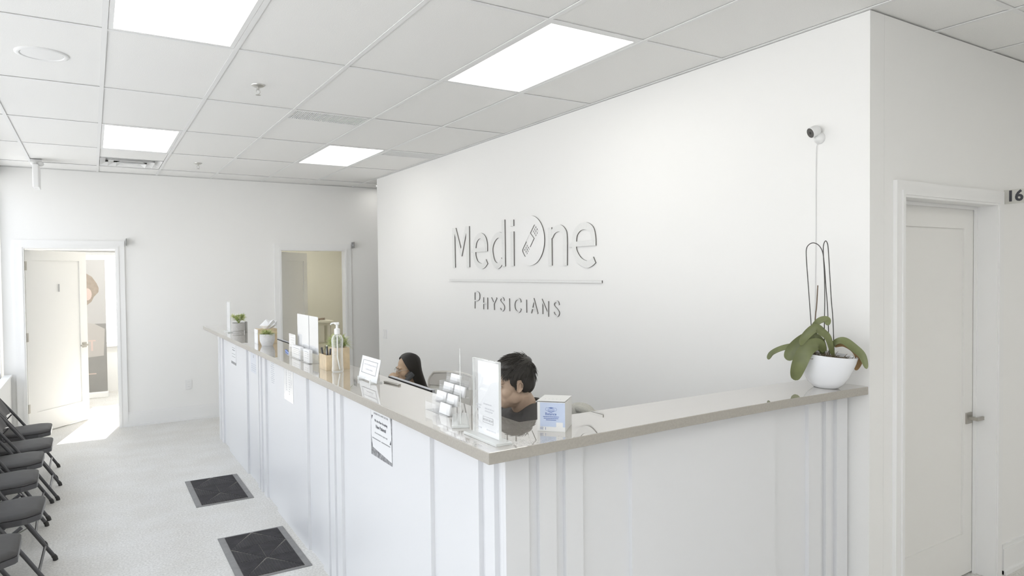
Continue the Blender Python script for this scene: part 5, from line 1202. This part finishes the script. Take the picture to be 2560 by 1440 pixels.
# ------------------------------------------------------------------ office chairs
def office_chair(label, loc, rz, seat_z, top_z, wtop=0.25):
    """faces local +x; mesh back behind"""
    t = thing('office_chair', label, 'chair', loc, rz)
    for k in range(5):
        a = 2 * PI * k / 5 + 0.3; c_, s_ = math.cos(a), math.sin(a)
        MB().tube([(0.03 * c_, 0.03 * s_, 0.10), (0.29 * c_, 0.29 * s_, 0.062)], [0.024, 0.014], 8).obj('base_arm', 'meshframe', t, True)
        MB().tube([(0.285 * c_ - 0.012 * s_, 0.285 * s_ + 0.012 * c_, 0.026), (0.285 * c_ + 0.012 * s_, 0.285 * s_ - 0.012 * c_, 0.026)], 0.026, 14).obj('castor', 'blackplastic', t, True)
    MB().tube([(0, 0, 0.085), (0, 0, seat_z - 0.07)], 0.024, 14).obj('column', 'alu', t, True)
    if seat_z > 0.52:
        ringp = [(0.21 * math.cos(2 * PI * q / 28), 0.21 * math.sin(2 * PI * q / 28), seat_z - 0.43) for q in range(28)]
        b = MB().tube(ringp, 0.010, 8, closed=True)
        for k in range(4): b.tube([(0, 0, seat_z - 0.43), (0.21 * math.cos(k * PI / 2), 0.21 * math.sin(k * PI / 2), seat_z - 0.43)], 0.008, 8)
        b.obj('foot_ring', 'alu', t, True)
    MB().rbox(-0.12, 0.12, -0.10, 0.10, seat_z - 0.075, seat_z - 0.045, 0.03).obj('mechanism', 'meshframe', t, True)
    MB().rbox(-0.24, 0.24, -0.24, 0.24, seat_z - 0.045, seat_z, 0.08, seg=5).obj('seat', 'mesh', t, True)
    h0 = seat_z + 0.05; hh = top_z - h0; xb = -0.23
    def bp(u, v):  # u -1..1 across, v 0..1 up
        wd = (0.185 + (wtop - 0.185) * min(1, v * 1.15)) * (1 if v < 0.86 else math.sqrt(max(0.0, 1 - ((v - 0.86) / 0.155) ** 2)) * 0.28 + 0.72)
        return Vector((xb - 0.06 * v - 0.03 * (1 - u * u) + 0.02 * math.sin(PI * v), u * wd, h0 + hh * v - 0.012 * u * u * (1 if v > .9 else 0)))
    nu, nv = 12, 14; vs = []; 
    for side in (0.002, -0.002):
        for j in range(nv + 1):
            for i in range(nu + 1): p = bp(-1 + 2 * i / nu, j / nv); vs.append((p.x + side, p.y, p.z))
    W_ = nu + 1; N = W_ * (nv + 1); fs = []
    for o_ in (0, N):
        for j in range(nv):
            for i in range(nu): a = o_ + j * W_ + i; fs.append((a, a + 1, a + W_ + 1, a + W_))
    MB().add(vs, fs).obj('mesh_back', 'mesh', t, True)
    rim = [bp(-1, j / 14) for j in range(15)] + [bp(-1 + 2 * i / 10, 1) for i in range(1, 10)] + [bp(1, 1 - j / 14) for j in range(15)] + [bp(1 - 2 * i / 10, 0) for i in range(1, 10)]
    MB().tube([tuple(p) for p in rim], 0.012, 8, closed=True, sx=1.0).obj('back_frame', 'meshframe', t, True)
    top = []
    for v in (0.80, 0.86, 0.93, 0.985):
        top.append([tuple(bp(-0.97 + 1.94 * i / 12, v) + Vector((0.007, 0, 0))) for i in range(13)] + [tuple(bp(0.97 - 1.94 * i / 12, v) + Vector((-0.007, 0, 0))) for i in range(13)])
    MB().loft(top).obj('top_band', 'meshframe', t, True)
    MB().tube(spline([(-0.10, 0, seat_z - 0.06), (-0.27, 0, seat_z - 0.02), (-0.315, 0, seat_z + 0.16), (-0.30, 0, seat_z + 0.30)], 5), 0.018, 8, sx=1.6).obj('back_strut', 'meshframe', t, True)
    for s_ in (-1, 1):
        MB().tube([(0.0, s_ * 0.25, seat_z - 0.03), (0.0, s_ * 0.285, seat_z - 0.02), (0.0, s_ * 0.29, seat_z + 0.16)], 0.012, 8).obj('arm_post', 'meshframe', t, True)
        MB().rbox(-0.12, 0.12, s_ * 0.29 - 0.04, s_ * 0.29 + 0.04, seat_z + 0.16, seat_z + 0.185, 0.03).obj('arm_pad', 'blackplastic', t, True)
    return t
office_chair('office chair with beige mesh back behind the woman on the phone', (2.16, 4.735, 0), math.atan2(-0.34, -0.94), 0.40, 1.00)
office_chair('tall mesh office chair under the man in the charcoal t-shirt', (1.93, 2.70, 0), math.atan2(0.12, -0.99), 0.535, 1.06)
# pale knitted jacket hung over the chair back
b = MB()
b.ell((2.225, 2.76, 0.90), (0.050, 0.27, 0.165), 24, 14); b.ell((2.225, 2.90, 1.035), (0.050, 0.12, 0.060), 16, 10, rot=Matrix.Rotation(-0.15, 3, 'X')); b.ell((2.225, 2.72, 1.01), (0.05, 0.15, 0.055), 16, 10)
cap(b, (2.21, 2.60, 1.02), (2.25, 2.50, 0.72), 0.045, 0.035); cap(b, (2.21, 2.94, 1.02), (2.25, 3.02, 0.72), 0.045, 0.035); cap(b, (2.18, 2.86, 1.075), (2.22, 2.70, 1.045), 0.020, 0.020)
t = thing('knit_jacket', 'pale grey knitted jacket hung on the chair back right of the mask box', 'jacket', (0, 0, 0))
blob('jacket_body', b, 0.008, 'knit', t, 5)
